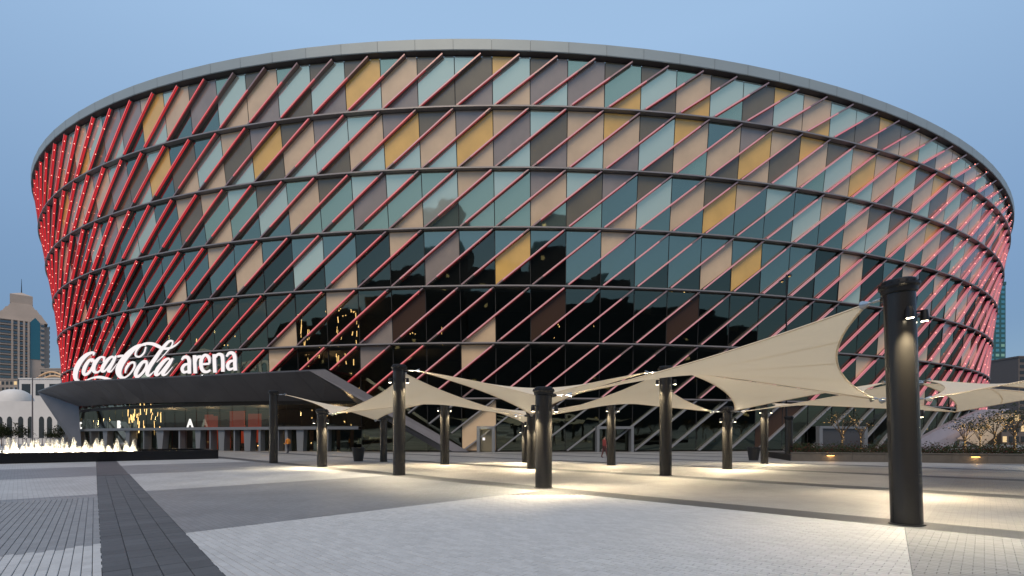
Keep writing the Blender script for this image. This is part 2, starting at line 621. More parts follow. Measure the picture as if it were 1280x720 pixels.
# colour chart read off the facade: per row, column -> top triangle, parallelogram, bottom triangle
# B beige, Y ochre, G mauve grey, K brown, T pale teal, t teal, D dark teal, X clear dark, Q deep brown
CH = {
    0: {-16: 'BGB', -15: 'GTK', -14: 'TBY', -13: 'KTK', -12: 'DGT', -11: 'KGD', -10: 'BYT', -9: 'TBD', -8: 'KGD', -7: 'tTB', -6: 'KBG', -5: 'tTK', -4: 'KTG',
        -3: 'KYT', -2: 'tBG', -1: 'KTK', 0: 'TKG', 1: 'YTB', 2: 'KGT', 3: 'tGB', 4: 'KtY', 5: 'KTK', 6: 'tBY', 7: 'KTt', 8: 'TKG', 9: 'YTB',
        10: 'BBY', 11: 'TTK', 12: 'TKB', 13: 'YKB', 14: 'KBY', 15: 'BTK', 16: 'TBY', 17: 'BTK', 18: 'TBG', 19: 'BTK', 20: 'KGB', 21: 'BTK'},
    1: {-15: 'KTB', -14: 'TBK', -13: 'GBK', -12: 'TGK', -11: 'DKT', -10: 'TYD', -9: 'DKB', -8: 'DTB', -7: 'BKT', -6: 'GYK', -5: 'KBT', -4: 'GTK', -3: 'TBT', -2: 'GYT', -1: 'KBT',
        0: 'GYB', 1: 'BGT', 2: 'TKG', 3: 'BBT', 4: 'YBG', 5: 'KTK', 6: 'YBt', 7: 'DBK', 8: 'GYB', 9: 'BKT', 10: 'YBt', 11: 'KTB', 12: 'BYT', 13: 'BBK',
        14: 'YTK', 15: 'KBT', 16: 'YKB', 17: 'BTK', 18: 'KBB', 19: 'TBG', 20: 'KGB'},
    2: {-15: 'GTD', -14: 'BTK', -13: 'TGD', -12: 'BTB', -11: 'DTD', -10: 'DDD', -9: 'BKD', -8: 'BtB', -7: 'TtD', -6: 'KTD', -5: 'tBt', -4: 'Ktt', -3: 'TGt', -2: 'TtB', -1: 'tTt', 0: 'Btt',
        1: 'Ttt', 2: 'GBt', 3: 'TKt', 4: 'GDB', 5: 'KTD', 6: 'DBD', 7: 'KYD', 8: 'BDD', 9: 'TDD', 10: 'DTD', 11: 'BDD', 12: 'TBT', 13: 'KTD',
        14: 'KBD', 15: 'TBD', 16: 'YBD', 17: 'KGD', 18: 'TTB', 19: 'BGK', 20: 'GBD'},
    3: {-14: 'DTD', -13: 'DBD', -12: 'DDT', -11: 'DDD', -10: 'DDB', -9: 'DDX', -8: 'BDX', -7: 'DBX', -6: 'DXX', -5: 'DTX', -4: 'DDB', -3: 'XXX', -2: 'BXX', -1: 'DGX', 0: 'DXX',
        1: 'DYX', 2: 'DXX', 3: 'DDX', 4: 'BDX', 5: 'DDX', 6: 'DDX', 7: 'DBX', 8: 'DYX', 9: 'DDX', 10: 'DDX', 11: 'XDX', 12: 'BBT', 13: 'XXD',
        14: 'DXB', 15: 'BGD', 16: 'XDG', 17: 'BDD', 18: 'DTB', 19: 'DBK'},
    4: {-12: 'TXX', -11: 'XXX', -10: 'BXX', -6: 'XXB', -4: 'BXX', -3: 'XXG', -2: 'XQX', 0: 'XXB', 2: 'XQX', 6: 'XQX', 14: 'XBX', 16: 'DXB', 18: 'GDX'},
    5: {-12: 'XTX', -6: 'BXX', -3: 'GXX', 0: 'BXX', 9: 'XBX', 13: 'BXX', 16: 'XXB'},
    6: {0: 'XBB', 2: 'QXX', 9: 'XQX', 10: 'QXX', 14: 'XXX'},
}
PALM = {'B': 'beige', 'Y': 'ochre', 'G': 'grey', 'K': 'brown', 'T': 'pale', 't': 'teal', 'D': 'dteal', 'X': 'clear', 'Q': 'darkbrown'}
FILL = {0: 'BBTTKGDY', 1: 'BBTDKGDY', 2: 'BDTDGDKD', 3: 'DDDBXDGX', 4: 'XXXDXXDXXXXB', 5: 'XXXXXXXXDXXX', 6: 'XXXXXXXXXXX'}


for _n, _c in {-15: 'DXD', -14: 'DDX', -13: 'TXD', -12: 'DXD', -11: 'DDX', -10: 'DDD'}.items():
    CH[3].setdefault(_n, _c)
    CH[3][_n] = _c if _n != -10 else 'DDB'
CH[2].update({-15: 'GDD', -14: 'DTD', -13: 'DGD', -12: 'BDT', -11: 'DTD'})


def cell(row, n):
    if n in CH[row]:
        return CH[row][n]
    r = random.Random(row * 1000 + n)
    if row >= 4 and -13 < n < 13:
        return 'XXX'
    return ''.join(r.choice(FILL[row]) for _ in range(3))


def diag_frac(row):
    return 2.0 if row else 1.75


GAP = 0.045


def shrink(pts, g):
    c = sum(pts, Vector()) / len(pts)
    out = []
    m = len(pts)
    for i in range(m):
        a, b, d = pts[i - 1], pts[i], pts[(i + 1) % m]
        e1, e2 = (a - b).normalized(), (d - b).normalized()
        s = max(0.25, e1.cross(e2).length)
        out.append(b + (e1 + e2) * (g / s))
    return out


def panel_geo(row, n, which):
    """corners as (n, v) pairs"""
    s = diag_frac(row)
    h = 1 / s
    if which == 2:
        return [(n, 0), (n + 1, 0), (n + 1, h)]
    if which == 1:
        if row:
            return [(n, 0), (n + 1, h), (n + 1, 1), (n, h)]
        return [(n, 0), (n + 1, h), (n + 1, 1), (n + 0.75, 1), (n, h)]
    return [(n, h), (n + 1, 1), (n, 1)] if row else [(n, h), (n + 0.75, 1), (n, 1)]


def panel_mesh(mb, row, n, which, mi=0):
    nv = panel_geo(row, n, which)
    r = RND
    pts = []
    for a, v in nv:
        # ring beams stand in front of the panel edges
        vv = min(max(v, 0.02), 0.985)
        pts.append(P(a, zrow(row, a, vv), 0.0))
    pts = shrink(pts, GAP)
    N = nrm(n + 0.5)
    tl = [0.02 * (r.random() - 0.5) for _ in pts]
    outer = [p + N * (0.06 + t) for p, t in zip(pts, tl)]
    inner = [p - N * 0.02 for p in pts]
    m = len(pts)
    fs = [tuple(range(m))] + [(i, m + i, m + (i + 1) % m, (i + 1) % m) for i in range(m)]
    mb.add(outer + inner, fs, mi)


def visible(n, z=20):
    p = P(n, z)
    return nrm(n).dot(Vector((p.x, p.y, 0)).normalized()) < 0.03


def entrance(row, n):
    return row == 6 and -18 <= n <= -4


# areas in the picture, to pick the pieces that show largest
cand = []
for row in range(7):
    for n in range(-75, 76):
        if entrance(row, n):
            continue
        code = cell(row, n)
        for w in range(3):
            area = 0
            if visible(n + 0.5):
                q = [topx(P(a, zrow(row, a, v))) for a, v in panel_geo(row, n, w)]
                area = abs(sum(q[i - 1][0] * q[i][1] - q[i][0] * q[i - 1][1] for i in range(len(q)))) / 2
            cand.append((area, row, n, w, code[w]))
cand.sort(reverse=True)
opaque = [c for c in cand if c[4] in 'BYGKQ']
glazed = [c for c in cand if c[4] in 'TtDX']
for lst, nm in ((opaque, 'facade_panel'), (glazed, 'glass_pane')):
    for area, row, n, w, code in lst[:298]:
        mb = MB()
        panel_mesh(mb, row, n, w)
        apart(mb, nm, M[PALM[code]])
    mb = MB()
    keys = sorted(set(c[4] for c in lst))
    for area, row, n, w, code in lst[298:]:
        panel_mesh(mb, row, n, w, keys.index(code))
    apart(mb, 'distant_' + nm + 's', [M[PALM[k]] for k in keys], kind='stuff')

# backing wall behind the three upper rows and behind opaque panels lower down; interior floors
mb = MB()
for n in range(-75, 76):
    for z0, z1 in ((18.4, 24.4), (24.4, 30.4), (30.4, 36.5), (36.5, None)):
        za, zb = (z1, z1) if z1 else (ztop(n) - 1.3, ztop(n + 1) - 1.3)
        mb.add([P(n, z0, -0.12), P(n + 1, z0, -0.12), P(n + 1, zb, -0.12), P(n, za, -0.12)], [(0, 1, 2, 3)])
apart(mb, 'backing_wall', M['backing'])
mb = MB()
for n in range(-75, 76):
    mb.add([P(n, 0, -9), P(n + 1, 0, -9), P(n + 1, 18.3, -9), P(n, 18.3, -9)], [(0, 1, 2, 3)])
apart(mb, 'inner_wall', M['interior'])
for z in (0.02, 5.95, 12.06, 18.25):
    mb = MB()
    for n in range(-75, 76):
        t, b = z - 0.05, z - 0.45
        if z < 1:
            mb.add([P(n, 0.02, -0.2), P(n + 1, 0.02, -0.2), P(n + 1, 0.02, -9), P(n, 0.02, -9)], [(0, 1, 2, 3)])
        else:
            a = [P(n, z, -0.2), P(n + 1, z, -0.2), P(n + 1, z, -9), P(n, z, -9)]
            lo = [Vector((p.x, p.y, b)) for p in a]
            hi = [Vector((p.x, p.y, t)) for p in a]
            mb.add(lo + hi, [(3, 2, 1, 0), (4, 5, 6, 7), (0, 1, 5, 4)])
    apart(mb, 'floor_slab', M['slab'])

# mullions between the columns
mb = MB()
for n in range(-30, 36):
    zs = [0 if not entrance(6, n) else 6, 12.06, 24.44, 36.58, ztop(n) - 1.5]
    for a, b in zip(zs, zs[1:]):
        mb.beam(P(n, a, 0.0), P(n, b, 0.0), 0.07, 0.12, up=nrm(n))
apart(mb, 'mullions', M['backing'], kind='stuff')

# ring beams: shallow blades running round the whole facade
for k in range(1, 7):
    z = ZR[k]
    mb = MB()
    rng = range(-75, 76)
    if k == 6:
        rng = [n for n in range(-75, 76) if not entrance(6, n)]
    for n in rng:
        for m in range(2):
            a, b = n + m / 2, n + (m + 1) / 2
            i0, i1, o0, o1 = P(a, z, 0.02), P(b, z, 0.02), P(a, z, 0.62), P(b, z, 0.62)
            h = Vector((0, 0, 0.075))
            mb.add([i0 - h, o0 - h, o1 - h, i1 - h, i0 + h, o0 + h, o1 + h, i1 + h],
                   [(0, 3, 2, 1), (4, 5, 6, 7)])
            mb.add([o0 - h * 0.2, o1 - h * 0.2, o1 + h, o0 + h], [(0, 1, 2, 3)], 1)
            mb.add([o0 - h, o1 - h, o1 - h * 0.2, o0 - h * 0.2], [(0, 1, 2, 3)])
    apart(mb, 'ring_beam', [M['ringtop'], M['ringedge']])


# slanting fins with their led strips
def fin_mesh(row, n, v0=0.0, v1=1.0):
    s = diag_frac(row)
    grey = row == 6
    za, zb = zrow(row, n, 0), zrow(row, n + s, 1)
    A, B = P(n, za), P(n + s, zb)
    Na, Nb = nrm(n), nrm(n + s)
    d = (B - A)
    lo = A + d * (0.022 + v0 * 0.978)
    hi = A + d * (v1 - 0.022)
    up = ((Na + Nb) / 2).normalized()
    dn = d.normalized()
    side = dn.cross(up).normalized()         # points to the lower right
    w, o0, o1 = 0.086, 0.08, 0.52
    mb = MB()
    # cross-section: tapered blade with a chamfered nose
    sec = [(-w * 0.8, o0), (-w, o1 - 0.03), (-w * 0.8, o1), (w * 0.8, o1), (w, o1 - 0.03), (w * 0.8, o0)]
    vs = []
    for p in (lo, hi):
        for sx, so in sec:
            vs.append(p + side * sx + up * so)
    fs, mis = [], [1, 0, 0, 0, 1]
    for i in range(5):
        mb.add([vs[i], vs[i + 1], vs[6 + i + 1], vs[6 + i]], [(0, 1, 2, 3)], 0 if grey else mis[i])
    mb.add(vs[:6], [(5, 4, 3, 2, 1, 0)], 1)
    mb.add(vs[6:], [(0, 1, 2, 3, 4, 5)], 1)
    led = None
    if not grey:
        led = MB()
        r = random.Random(row * 77 + n)
        if row == 0:
            a, b = 0.06, 0.66 + r.uniform(-0.05, 0.05)
            if n < -8:
                b = 0.97
            if n < -12:
                a = 0.04
        elif n < -4:
            a, b = 0.20 - 0.14 * min(1, max(0, (-n - 6) / 8)), 0.985
        elif n < 3:
            a, b = 0.12 + r.uniform(-0.06, 0.1), 0.97 - r.uniform(0, 0.08)
        else:
            a, b = 0.03, 0.84 + 0.1 * min(1, (n - 3) / 12) - r.uniform(0, 0.05)
        a, b = max(a, v0 + 0.03), min(b, v1 - 0.03)
        p, q = A + d * a, A + d * b
        # diffuser on the outer edge
        hw, oo = w * 0.8, o1 + 0.012
        nose = [p - side * hw + up * oo, p + side * hw + up * oo, q + side * hw + up * oo, q - side * hw + up * oo]
        back = [c - up * 0.011 for c in nose]
        led.add(nose + back, [(0, 1, 2, 3), (0, 4, 5, 1), (1, 5, 6, 2), (2, 6, 7, 3), (3, 7, 4, 0)], 0)
        for sg in (-1, 1):
            x = sg * (w + 0.012)
            if sg > 0:
                e0 = 0.24 if n < -13 else 0.34 if n < -9 else 0.44
                e1 = 0.47
                if n > -5:
                    e0, e1 = 0.40, 0.44
            else:
                if n < 9:
                    continue
                e0, e1 = 0.14 if n > 14 else 0.2, 0.47
            quad = [p + side * x + up * e0, p + side * x + up * e1, q + side * x + up * e1, q + side * x + up * e0]
            back = [c - side * sg * 0.011 for c in quad]
            led.add(quad + back, [(0, 1, 2, 3) if sg < 0 else (3, 2, 1, 0), (0, 4, 5, 1), (1, 5, 6, 2), (2, 6, 7, 3), (3, 7, 4, 0)], 0 if sg < 0 else 1)
    return mb, led, (A, d, side, up, w)


def nose_of(n):
    return 0 if n < -11 else 1 if n < -7 else 2 if n < -2 else 3 if n < 3 else 4 if n < 11 else 5


fins = []
for row in range(7):
    for n in range(-75, 76):
        if entrance(row, n) and n < -3:
            continue
        if row == 6 and (nfrom(1012) - 2 < n < nfrom(1070) - 0.3):
            pass
        area = 0
        if visible(n + 1):
            a, b = topx(P(n, zrow(row, n, 0), 0.5)), topx(P(n + 2, zrow(row, n + 2, 1), 0.5))
            area = math.hypot(a[0] - b[0], a[1] - b[1]) * 400 / P(n + 1, 10).y
            area *= 1.0 if P(n, 1).y < 135 else 0.2
        fins.append((area, row, n))
fins.sort(reverse=True)
cut = {-1: 0.34, -2: 0.52, -3: 0.72}
far_f, far_l = MB(), MB()
dots = MB()
for i, (area, row, n) in enumerate(fins):
    v0 = cut.get(n, 0.0) if row == 6 else 0.0
    fb, lb, (A, d, side, up, w) = fin_mesh(row, n, v0)
    if i < 298:
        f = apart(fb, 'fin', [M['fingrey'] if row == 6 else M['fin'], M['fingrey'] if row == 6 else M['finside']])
        if lb:
            apart(lb, 'led_strip', [M['nose%d' % nose_of(n)], M['led']], f)
    else:
        if row == 6:
            fb.mi = [2] * len(fb.mi)
        b0 = len(far_f.v)
        far_f.v += fb.v
        far_f.f += [tuple(b0 + q for q in f_) for f_ in fb.f]
        far_f.mi += fb.mi
        far_f.sm += fb.sm
        if lb and visible(n + 1):
            b0 = len(far_l.v)
            far_l.v += lb.v
            far_l.f += [tuple(b0 + q for q in f_) for f_ in lb.f]
            far_l.mi += [nose_of(n) if q == 0 else 6 for q in lb.mi]
            far_l.sm += lb.sm
    # bright points along the strips, seen edge-on at both ends of the oval
    if row < 6 and visible(n + 1) and (n < -12 or n > 15):
        r = random.Random(n * 13 + row)
        cnt = 5
        for k in range(cnt):
            if n > 10 and r.random() < 0.5:
                continue
            if -14 < n < 0 and r.random() < 0.45:
                continue
            v = (k + 0.3 + 0.4 * r.random()) / cnt
            for sg in ((1,) if n < 0 else (-1,)):
                c = A + d * v + up * 0.40 + side * sg * (w + 0.03)
                dots.beam(c - d.normalized() * 0.034, c + d.normalized() * 0.034, 0.068, 0.068, up=up)
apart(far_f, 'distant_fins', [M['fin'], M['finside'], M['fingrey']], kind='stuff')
apart(far_l, 'distant_led_strips', [M['nose%d' % k] for k in range(6)] + [M['led']], kind='stuff')
apart(dots, 'led_points', M['dot'], kind='stuff')

# roof edge: fascia panels, dark soffit, roof
mbs = MB()
for n in range(-75, 76):
    if n % 1 == 0:
        pass
    g = 0.004
    a, b = n + g, n + 1 - g
    za, zb = ztop(a), ztop(b)
    mb = MB() if visible(n + 0.5) and -26 <= n <= 30 else mbs
    f0, f1 = P(a, za - 1.12, 0.68), P(b, zb - 1.12, 0.68)
    t0, t1 = P(a, za - 0.06, 0.62), P(b, zb - 0.06, 0.62)
    k0, k1 = P(a, za, 0.50), P(b, zb, 0.50)
    r0, r1 = P(a, za, -1.5), P(b, zb, -1.5)
    u0, u1 = P(a, za - 1.18, 0.62), P(b, zb - 1.18, 0.62)
    # pieces follow the curve: two facets per panel
    mb.add([u0, u1, f1, f0, t1, t0, k1, k0, r1, r0], [(0, 1, 2, 3), (3, 2, 4, 5), (5, 4, 6, 7), (7, 6, 8, 9)])
    if mb is not mbs:
        apart(mb, 'fascia_panel', M['fascia'])
apart(mbs, 'distant_fascia_panels', M['fascia'], kind='stuff')
mb = MB()
for n in range(-75, 76):
    za, zb = ztop(n), ztop(n + 1)
    mb.add([P(n, za - 1.19, 0.61), P(n + 1, zb - 1.19, 0.61), P(n + 1, zb - 1.26, -0.1), P(n, za - 1.26, -0.1)], [(3, 2, 1, 0)])
    mb.add([P(n, za - 1.17, 0.60), P(n + 1, zb - 1.17, 0.60), P(n + 1, zb - 0.12, 0.55), P(n, za - 0.12, 0.55)], [(0, 1, 2, 3)])
apart(mb, 'soffit', M['soffit'])
mb = MB()
rim = [P(n, ztop(n) - 1.0, -1.4) for n in range(-75, 76)]
mb.add(rim + [Vector((AX0, AY0, 38))], [(i, (i + 1) % 151, 151) for i in range(151)])
apart(mb, 'roof', M['roof'])

# warm lights and lit surfaces inside the lower storeys
rr = random.Random(5)
for (x0, x1, y0, y1, cnt) in ((366, 382, 395, 425, 4), (380, 400, 415, 462, 8), (408, 448, 400, 458, 18), (398, 445, 386, 398, 12), (340, 450, 468, 486, 8), (508, 525, 415, 423, 3),
                              (552, 556, 415, 440, 2), (740, 745, 400, 418, 1), (692, 704, 404, 424, 3), (245, 262, 425, 460, 2), (196, 200, 440, 470, 1),
                              (836, 862, 366, 370, 5), (262, 300, 420, 438, 3), (468, 486, 330, 340, 2), (345, 450, 512, 532, 8), (160, 202, 510, 532, 22), (168, 200, 536, 560, 14), (60, 420, 552, 560, 10)):
    mb = MB()
    for _ in range(cnt):
        px, py = rr.uniform(x0, x1), rr.uniform(y0, y1)
        n = nfrom(px, 10)
        q = P(n, 8, -2.2)
        p = ray(px, py, q.y)
        hh = rr.uniform(0.25, 1.3) if y1 - y0 > 20 else rr.uniform(0.08, 0.18)
        mb.tube([p, p + Vector((rr.uniform(-0.1, 0.1), 0, hh))], rr.choice((0.025, 0.04, 0.05)), 6)
    apart(mb, 'pendant_lamps', M['warm'], kind='stuff')
mb = MB()
for (px, py, w, h) in ((425, 445, 2.2, 2.6), (415, 462, 3.2, 1.2), (512, 424, 1.8, 1.6), (395, 440, 1.0, 2.8), (350, 400, 3, 2), (250, 410, 3, 2.2), (282, 398, 2, 2.5), (318, 395, 3, 2.8), (300, 430, 2.5, 1.5), (230, 430, 3, 1.4)):
    n = nfrom(px, 10)
    q = P(n, 8, -8.6)
    p = ray(px, py, q.y)
    N = nrm(n)
    T = Vector((-N.y, N.x, 0))
    mb.add([p - T * w / 2, p + T * w / 2, p + T * w / 2 + Vector((0, 0, h)), p - T * w / 2 + Vector((0, 0, h))], [(0, 1, 2, 3)])
M['dimlit'] = emat('dim_lit_room', (0.85, 0.50, 0.20), 0.22)


def lamp(kind, loc, energy, col, size=0.2, parent=None, target=None, angle=None, blend=0.6, name=None):
    d = bpy.data.lights.new(name or kind.lower() + '_light', kind)
    d.energy = energy
    d.color = col
    if kind in ('POINT', 'SPOT'):
        d.shadow_soft_size = size
    if kind == 'SPOT':
        d.spot_size = angle
        d.spot_blend = blend
    o = bpy.data.objects.new(name or kind.lower() + '_light', d)
    COL.objects.link(o)
    o.location = loc
    if target is not None:
        o.rotation_euler = (Vector(target) - Vector(loc)).to_track_quat('-Z', 'Y').to_euler()
    if parent is not None:
        o.parent = parent
        o.matrix_parent_inverse = Matrix.Translation(-Vector(parent.location))
    return o


for px, z, e in ((425, 15.5, 160), (395, 9.6, 160), (300, 15.5, 110), (250, 15.5, 70), (180, 4.6, 230), (230, 4.4, 110), (300, 4.4, 130), (400, 4.6, 200), (515, 9.5, 60)):
    n = nfrom(px, 8)
    lamp('POINT', P(n, z, -3.5), e, (1.0, 0.66, 0.32), 0.3, arena, name='room_light')

# ------------------------------------------------------------------ entrance glazing under the canopy
pf = {-18: None}
ns = list(range(-18, -3))
for n in ns:
    for a, b in ((n, n + 0.5), (n + 0.5, n + 1)):
        mb = MB()
        g = 0.012
        q = [P(a + g, 2.95, -0.25), P(b - g, 2.95, -0.25), P(b - g, 6.3, -0.25), P(a + g, 6.3, -0.25)]
        N = nrm(a)
        mb.add(q + [c - N * 0.03 for c in q], [(0, 1, 2, 3), (0, 4, 5, 1), (1, 5, 6, 2), (2, 6, 7, 3), (3, 7, 4, 0)])
        apart(mb, 'entrance_pane', M['entry_glass'])
mb = MB()
for n in range(-18, -3):
    i0, i1, o0, o1 = P(n, 2.7, -0.5), P(n + 1, 2.7, -0.5), P(n, 2.7, 0.9), P(n + 1, 2.7, 0.9)
    h = Vector((0, 0, 0.17))
    mb.add([i0 - h, o0 - h, o1 - h, i1 - h, i0 + h, o0 + h, o1 + h, i1 + h], [(0, 3, 2, 1), (4, 5, 6, 7), (1, 2, 6, 5)])
apart(mb, 'entrance_beam', M['frame'])
for px, w0, w1 in ((102, 0.6, 0.45), (138, 1.4, 0.75), (166, 1.0, 0.7), (206, 1.5, 0.8), (253, 0.95, 0.6), (282, 1.0, 0.75), (314, 1.05, 0.8),
                   (329, 0.3, 0.3), (351, 0.35, 0.35), (362, 0.35, 0.35), (379, 0.95, 0.75), (412, 0.4, 0.3), (120, 0.2, 0.2), (186, 0.2, 0.2), (230, 0.25, 0.25), (268, 0.2, 0.2), (298, 0.2, 0.2)):
    n = nfrom(px)
    N = nrm(n)
    T = Vector((-N.y, N.x, 0))
    o = P(n, 0, 0.2)
    mb = MB()
    vs = []
    for z, w in ((0, w1), (2.53, w0)):
        for a, b in ((-1, 0.45), (1, 0.45), (1, -0.45), (-1, -0.45)):
            vs.append(Vector((o.x, o.y, z)) + T * a * w / 2 + N * b)
    mb.hexa(vs)
    apart(mb, 'door_post', M['frame'])
for px in range(108, 452, 17):
    n = nfrom(px)
    N = nrm(n)
    T = Vector((-N.y, N.x, 0))
    o = P(n, 0, -0.1)
    mb = MB()
    mb.beam(o - T * 0.6 + Vector((0, 0, 1.26)), o + T * 0.6 + Vector((0, 0, 1.26)), 0.04, 2.5)
    apart(mb, 'door_pane', M['clear'])
for px, w, z0, z1 in ((238, 1.5, 0.2, 4.6), (246, 0.9, 0.1, 4.4), (275, 2.4, 2.9, 5.0), (285, 2.6, 0.9, 2.4), (298, 2.0, 1.0, 4.6), (263, 0.8, 0.2, 2.2)):
    n = nfrom(px)
    N = nrm(n)
    T = Vector((-N.y, N.x, 0))
    o = P(n, 0, -2.5)
    mb = MB()
    mb.beam(o - T * w / 2 + Vector((0, 0, (z0 + z1) / 2)), o + T * w / 2 + Vector((0, 0, (z0 + z1) / 2)), 0.05, z1 - z0)
    apart(mb, 'poster', M['red'])


def text_mesh(body, size, depth):
    cu = bpy.data.curves.new('txt', 'FONT')
    cu.body = body
    cu.size = size
    cu.extrude = depth
    cu.offset = 0.02
    cu.align_x = 'CENTER'
    o = bpy.data.objects.new('txt', cu)
    COL.objects.link(o)
    dg = bpy.context.evaluated_depsgraph_get()
    me = bpy.data.meshes.new_from_object(o.evaluated_get(dg))
    bpy.data.objects.remove(o)
    return me


M['gateletter'] = emat('gate_letter_light', (1.0, 0.97, 0.92), 1.1)
for ch, px in (('C', 109), ('B', 157), ('A', 245)):
    n = nfrom(px)
    me = text_mesh(ch, 1.45, 0.06)
    me.materials.clear()
    me.materials.append(M['gateletter'])
    o = link('gate_letter', me, None)
    p = P(n, 2.89, 0.75)
    N = nrm(n)
    o.location = (p.x, p.y, p.z)
    o.rotation_euler = (PI / 2, 0, math.atan2(N.y, N.x) + PI / 2)
    tag(o, 'small white gate letter %s standing on the grey beam over the entrance doors' % ch, 'gate letter', 'letters over the entrance gates')

# ------------------------------------------------------------------ entrance canopy with the folded ribbon
canopy = empty('entrance_canopy', (-40, 62, 0), 0, 'charcoal wedge-shaped entrance canopy jutting out at the lower left of the arena', 'canopy')
CO = Vector((-40, 62, 0))


def cpart(mb, name, mats, **kw):
    mb.v = [(x - CO.x, y - CO.y, z) for x, y, z in mb.v]
    return mb.build(name, mats, canopy, **kw)


HC = 8.55
TR = ray(407, 463, 50)
TL = ray(80, 478, 61)
TP = ray(47, 490, 73.5)
for q in (TR, TL, TP):
    q.z = HC
nn = np.linspace(-3.1, -15.9, 14)
topline = []
for i in range(14):
    f = i / 13
    topline.append(TR.lerp(TL, f / 0.8) if f <= 0.8 else TL.lerp(TP, (f - 0.8) / 0.2))
botline = [P(a, 5.72 + 0.5 * i / 13, 0.95) for i, a in enumerate(nn)]
mb = MB()
for i in range(13):
    # fascia panel with a lip at the top, joints between panels
    mb = MB()
    a0, a1 = topline[i].lerp(topline[i + 1], 0.004), topline[i].lerp(topline[i + 1], 0.996)
    b0, b1 = botline[i].lerp(botline[i + 1], 0.004), botline[i].lerp(botline[i + 1], 0.996)
    dz = Vector((0, 0, 0.16))
    mb.add([b0, b1, a1, a0, a1 + dz, a0 + dz], [(1, 0, 3, 2), (2, 3, 5, 4)])
    cpart(mb, 'canopy_panel', M['canopy'])
mb = MB()
for i in range(13):
    a, b = topline[i] + Vector((0, 0, 0.14)), topline[i + 1] + Vector((0, 0, 0.14))
    na, nb_ = nn[i], nn[min(i + 1, 13)]
    mb.add([a, b, P(nb_, HC + 0.14, 0.3), P(na, HC + 0.14, 0.3)], [(0, 3, 2, 1)])
    mb.add([botline[i], botline[i + 1], P(nb_, 6.2, -0.3), P(na, 6.2, -0.3)], [(0, 1, 2, 3)])
    # inner lining a little behind the panels
    mb.add([botline[i] + Vector((0, 0.05, 0.05)), botline[i + 1] + Vector((0, 0.05, 0.05)), b + Vector((0, 0.06, 0)), a + Vector((0, 0.06, 0))], [(1, 0, 3, 2)])
cpart(mb, 'canopy_top', M['soffit'])
mb = MB()
g0 = gpt(102, 561)
bl = botline[-1]
tk = Vector((-0.65, 0.7, 0))
mb.add([TP, bl, g0, g0 + Vector((-1.2, 0.4, 0)), TP + tk, bl + tk, g0 + tk, g0 + Vector((-1.2, 0.4, 0)) + tk],
       [(0, 3, 2, 1), (4, 5, 6, 7), (0, 4, 7, 3), (1, 2, 6, 5), (0, 1, 5, 4)])
cpart(mb, 'canopy_leg', M['canopy'])
# ribbon going down to the ground at its right end
mb = MB()
RA0, RA1 = ray(386, 463, 49.9), ray(408, 462.4, 49.9)
RB0, RB1 = ray(566, 564.4, 52.4), ray(586, 564.4, 52.6)
d = Vector((0.25, 0.9, -0.3))
mb.add([RA0, RA1, RB1, RB0, RA0 + d, RA1 + d, RB1 + d, RB0 + d], [(0, 3, 2, 1), (4, 5, 6, 7), (0, 4, 7, 3), (1, 2, 6, 5), (0, 1, 5, 4)])
cpart(mb, 'ribbon', M['ribbon'])
mb = MB()
k0 = P(-3.4, 6.1, 0.2)
mb.add([RA0, RB0, RB0 + Vector((-1.4, 0.5, 0)), k0, botline[0]], [(0, 4, 3, 2, 1)])
cpart(mb, 'ribbon_underside', M['canopy'])
for px in (175, 262):
    t = topline[3 if px == 262 else 6]
    pp = ray(px, 474.5 if px == 262 else 478, 56)
    lamp('SPOT', (pp.x, pp.y - 1.5, 8.8), 45, (1, 0.95, 0.9), 0.1, canopy, target=(pp.x, pp.y + 1.5, 6.6), angle=math.radians(70), blend=0.9, name='sign_light')

# ------------------------------------------------------------------ sign lettering on the canopy
sign = empty('sign', (-40, 58, HC), 0, 'large white illuminated lettering standing on the canopy edge', 'sign')
SO = Vector((-40, 58, HC))
LD = (TL - TR)
LN = Vector((LD.y, -LD.x, 0)).normalized()
if LN.y > 0:
    LN = -LN


def on_sign(px, py):
    dx = (px - 640) / FPX
    # TR + t*LD - 0.45*LN, with X = dx*Y
    B = TR - LN * 0.35
    t = (dx * B.y - B.x) / (LD.x - dx * LD.y)
    p = B + LD * t
    return Vector((p.x, p.y, CAM_H + (547 - py) / FPX * p.y))


def catmull(pts, sub=7):
    out = []
    P_ = [pts[0]] + list(pts) + [pts[-1]]
    for i in range(1, len(P_) - 2):
        p0, p1, p2, p3 = P_[i - 1:i + 3]
        for k in range(sub):
            t = k / sub
            out.append(tuple(0.5 * (2 * b + (c - a) * t + (2 * a - 5 * b + 4 * c - e) * t * t + (3 * b - a - 3 * c + e) * t ** 3)
                             for a, b, c, e in zip(p0, p1, p2, p3)))
    out.append(tuple(pts[-1]))
    return out


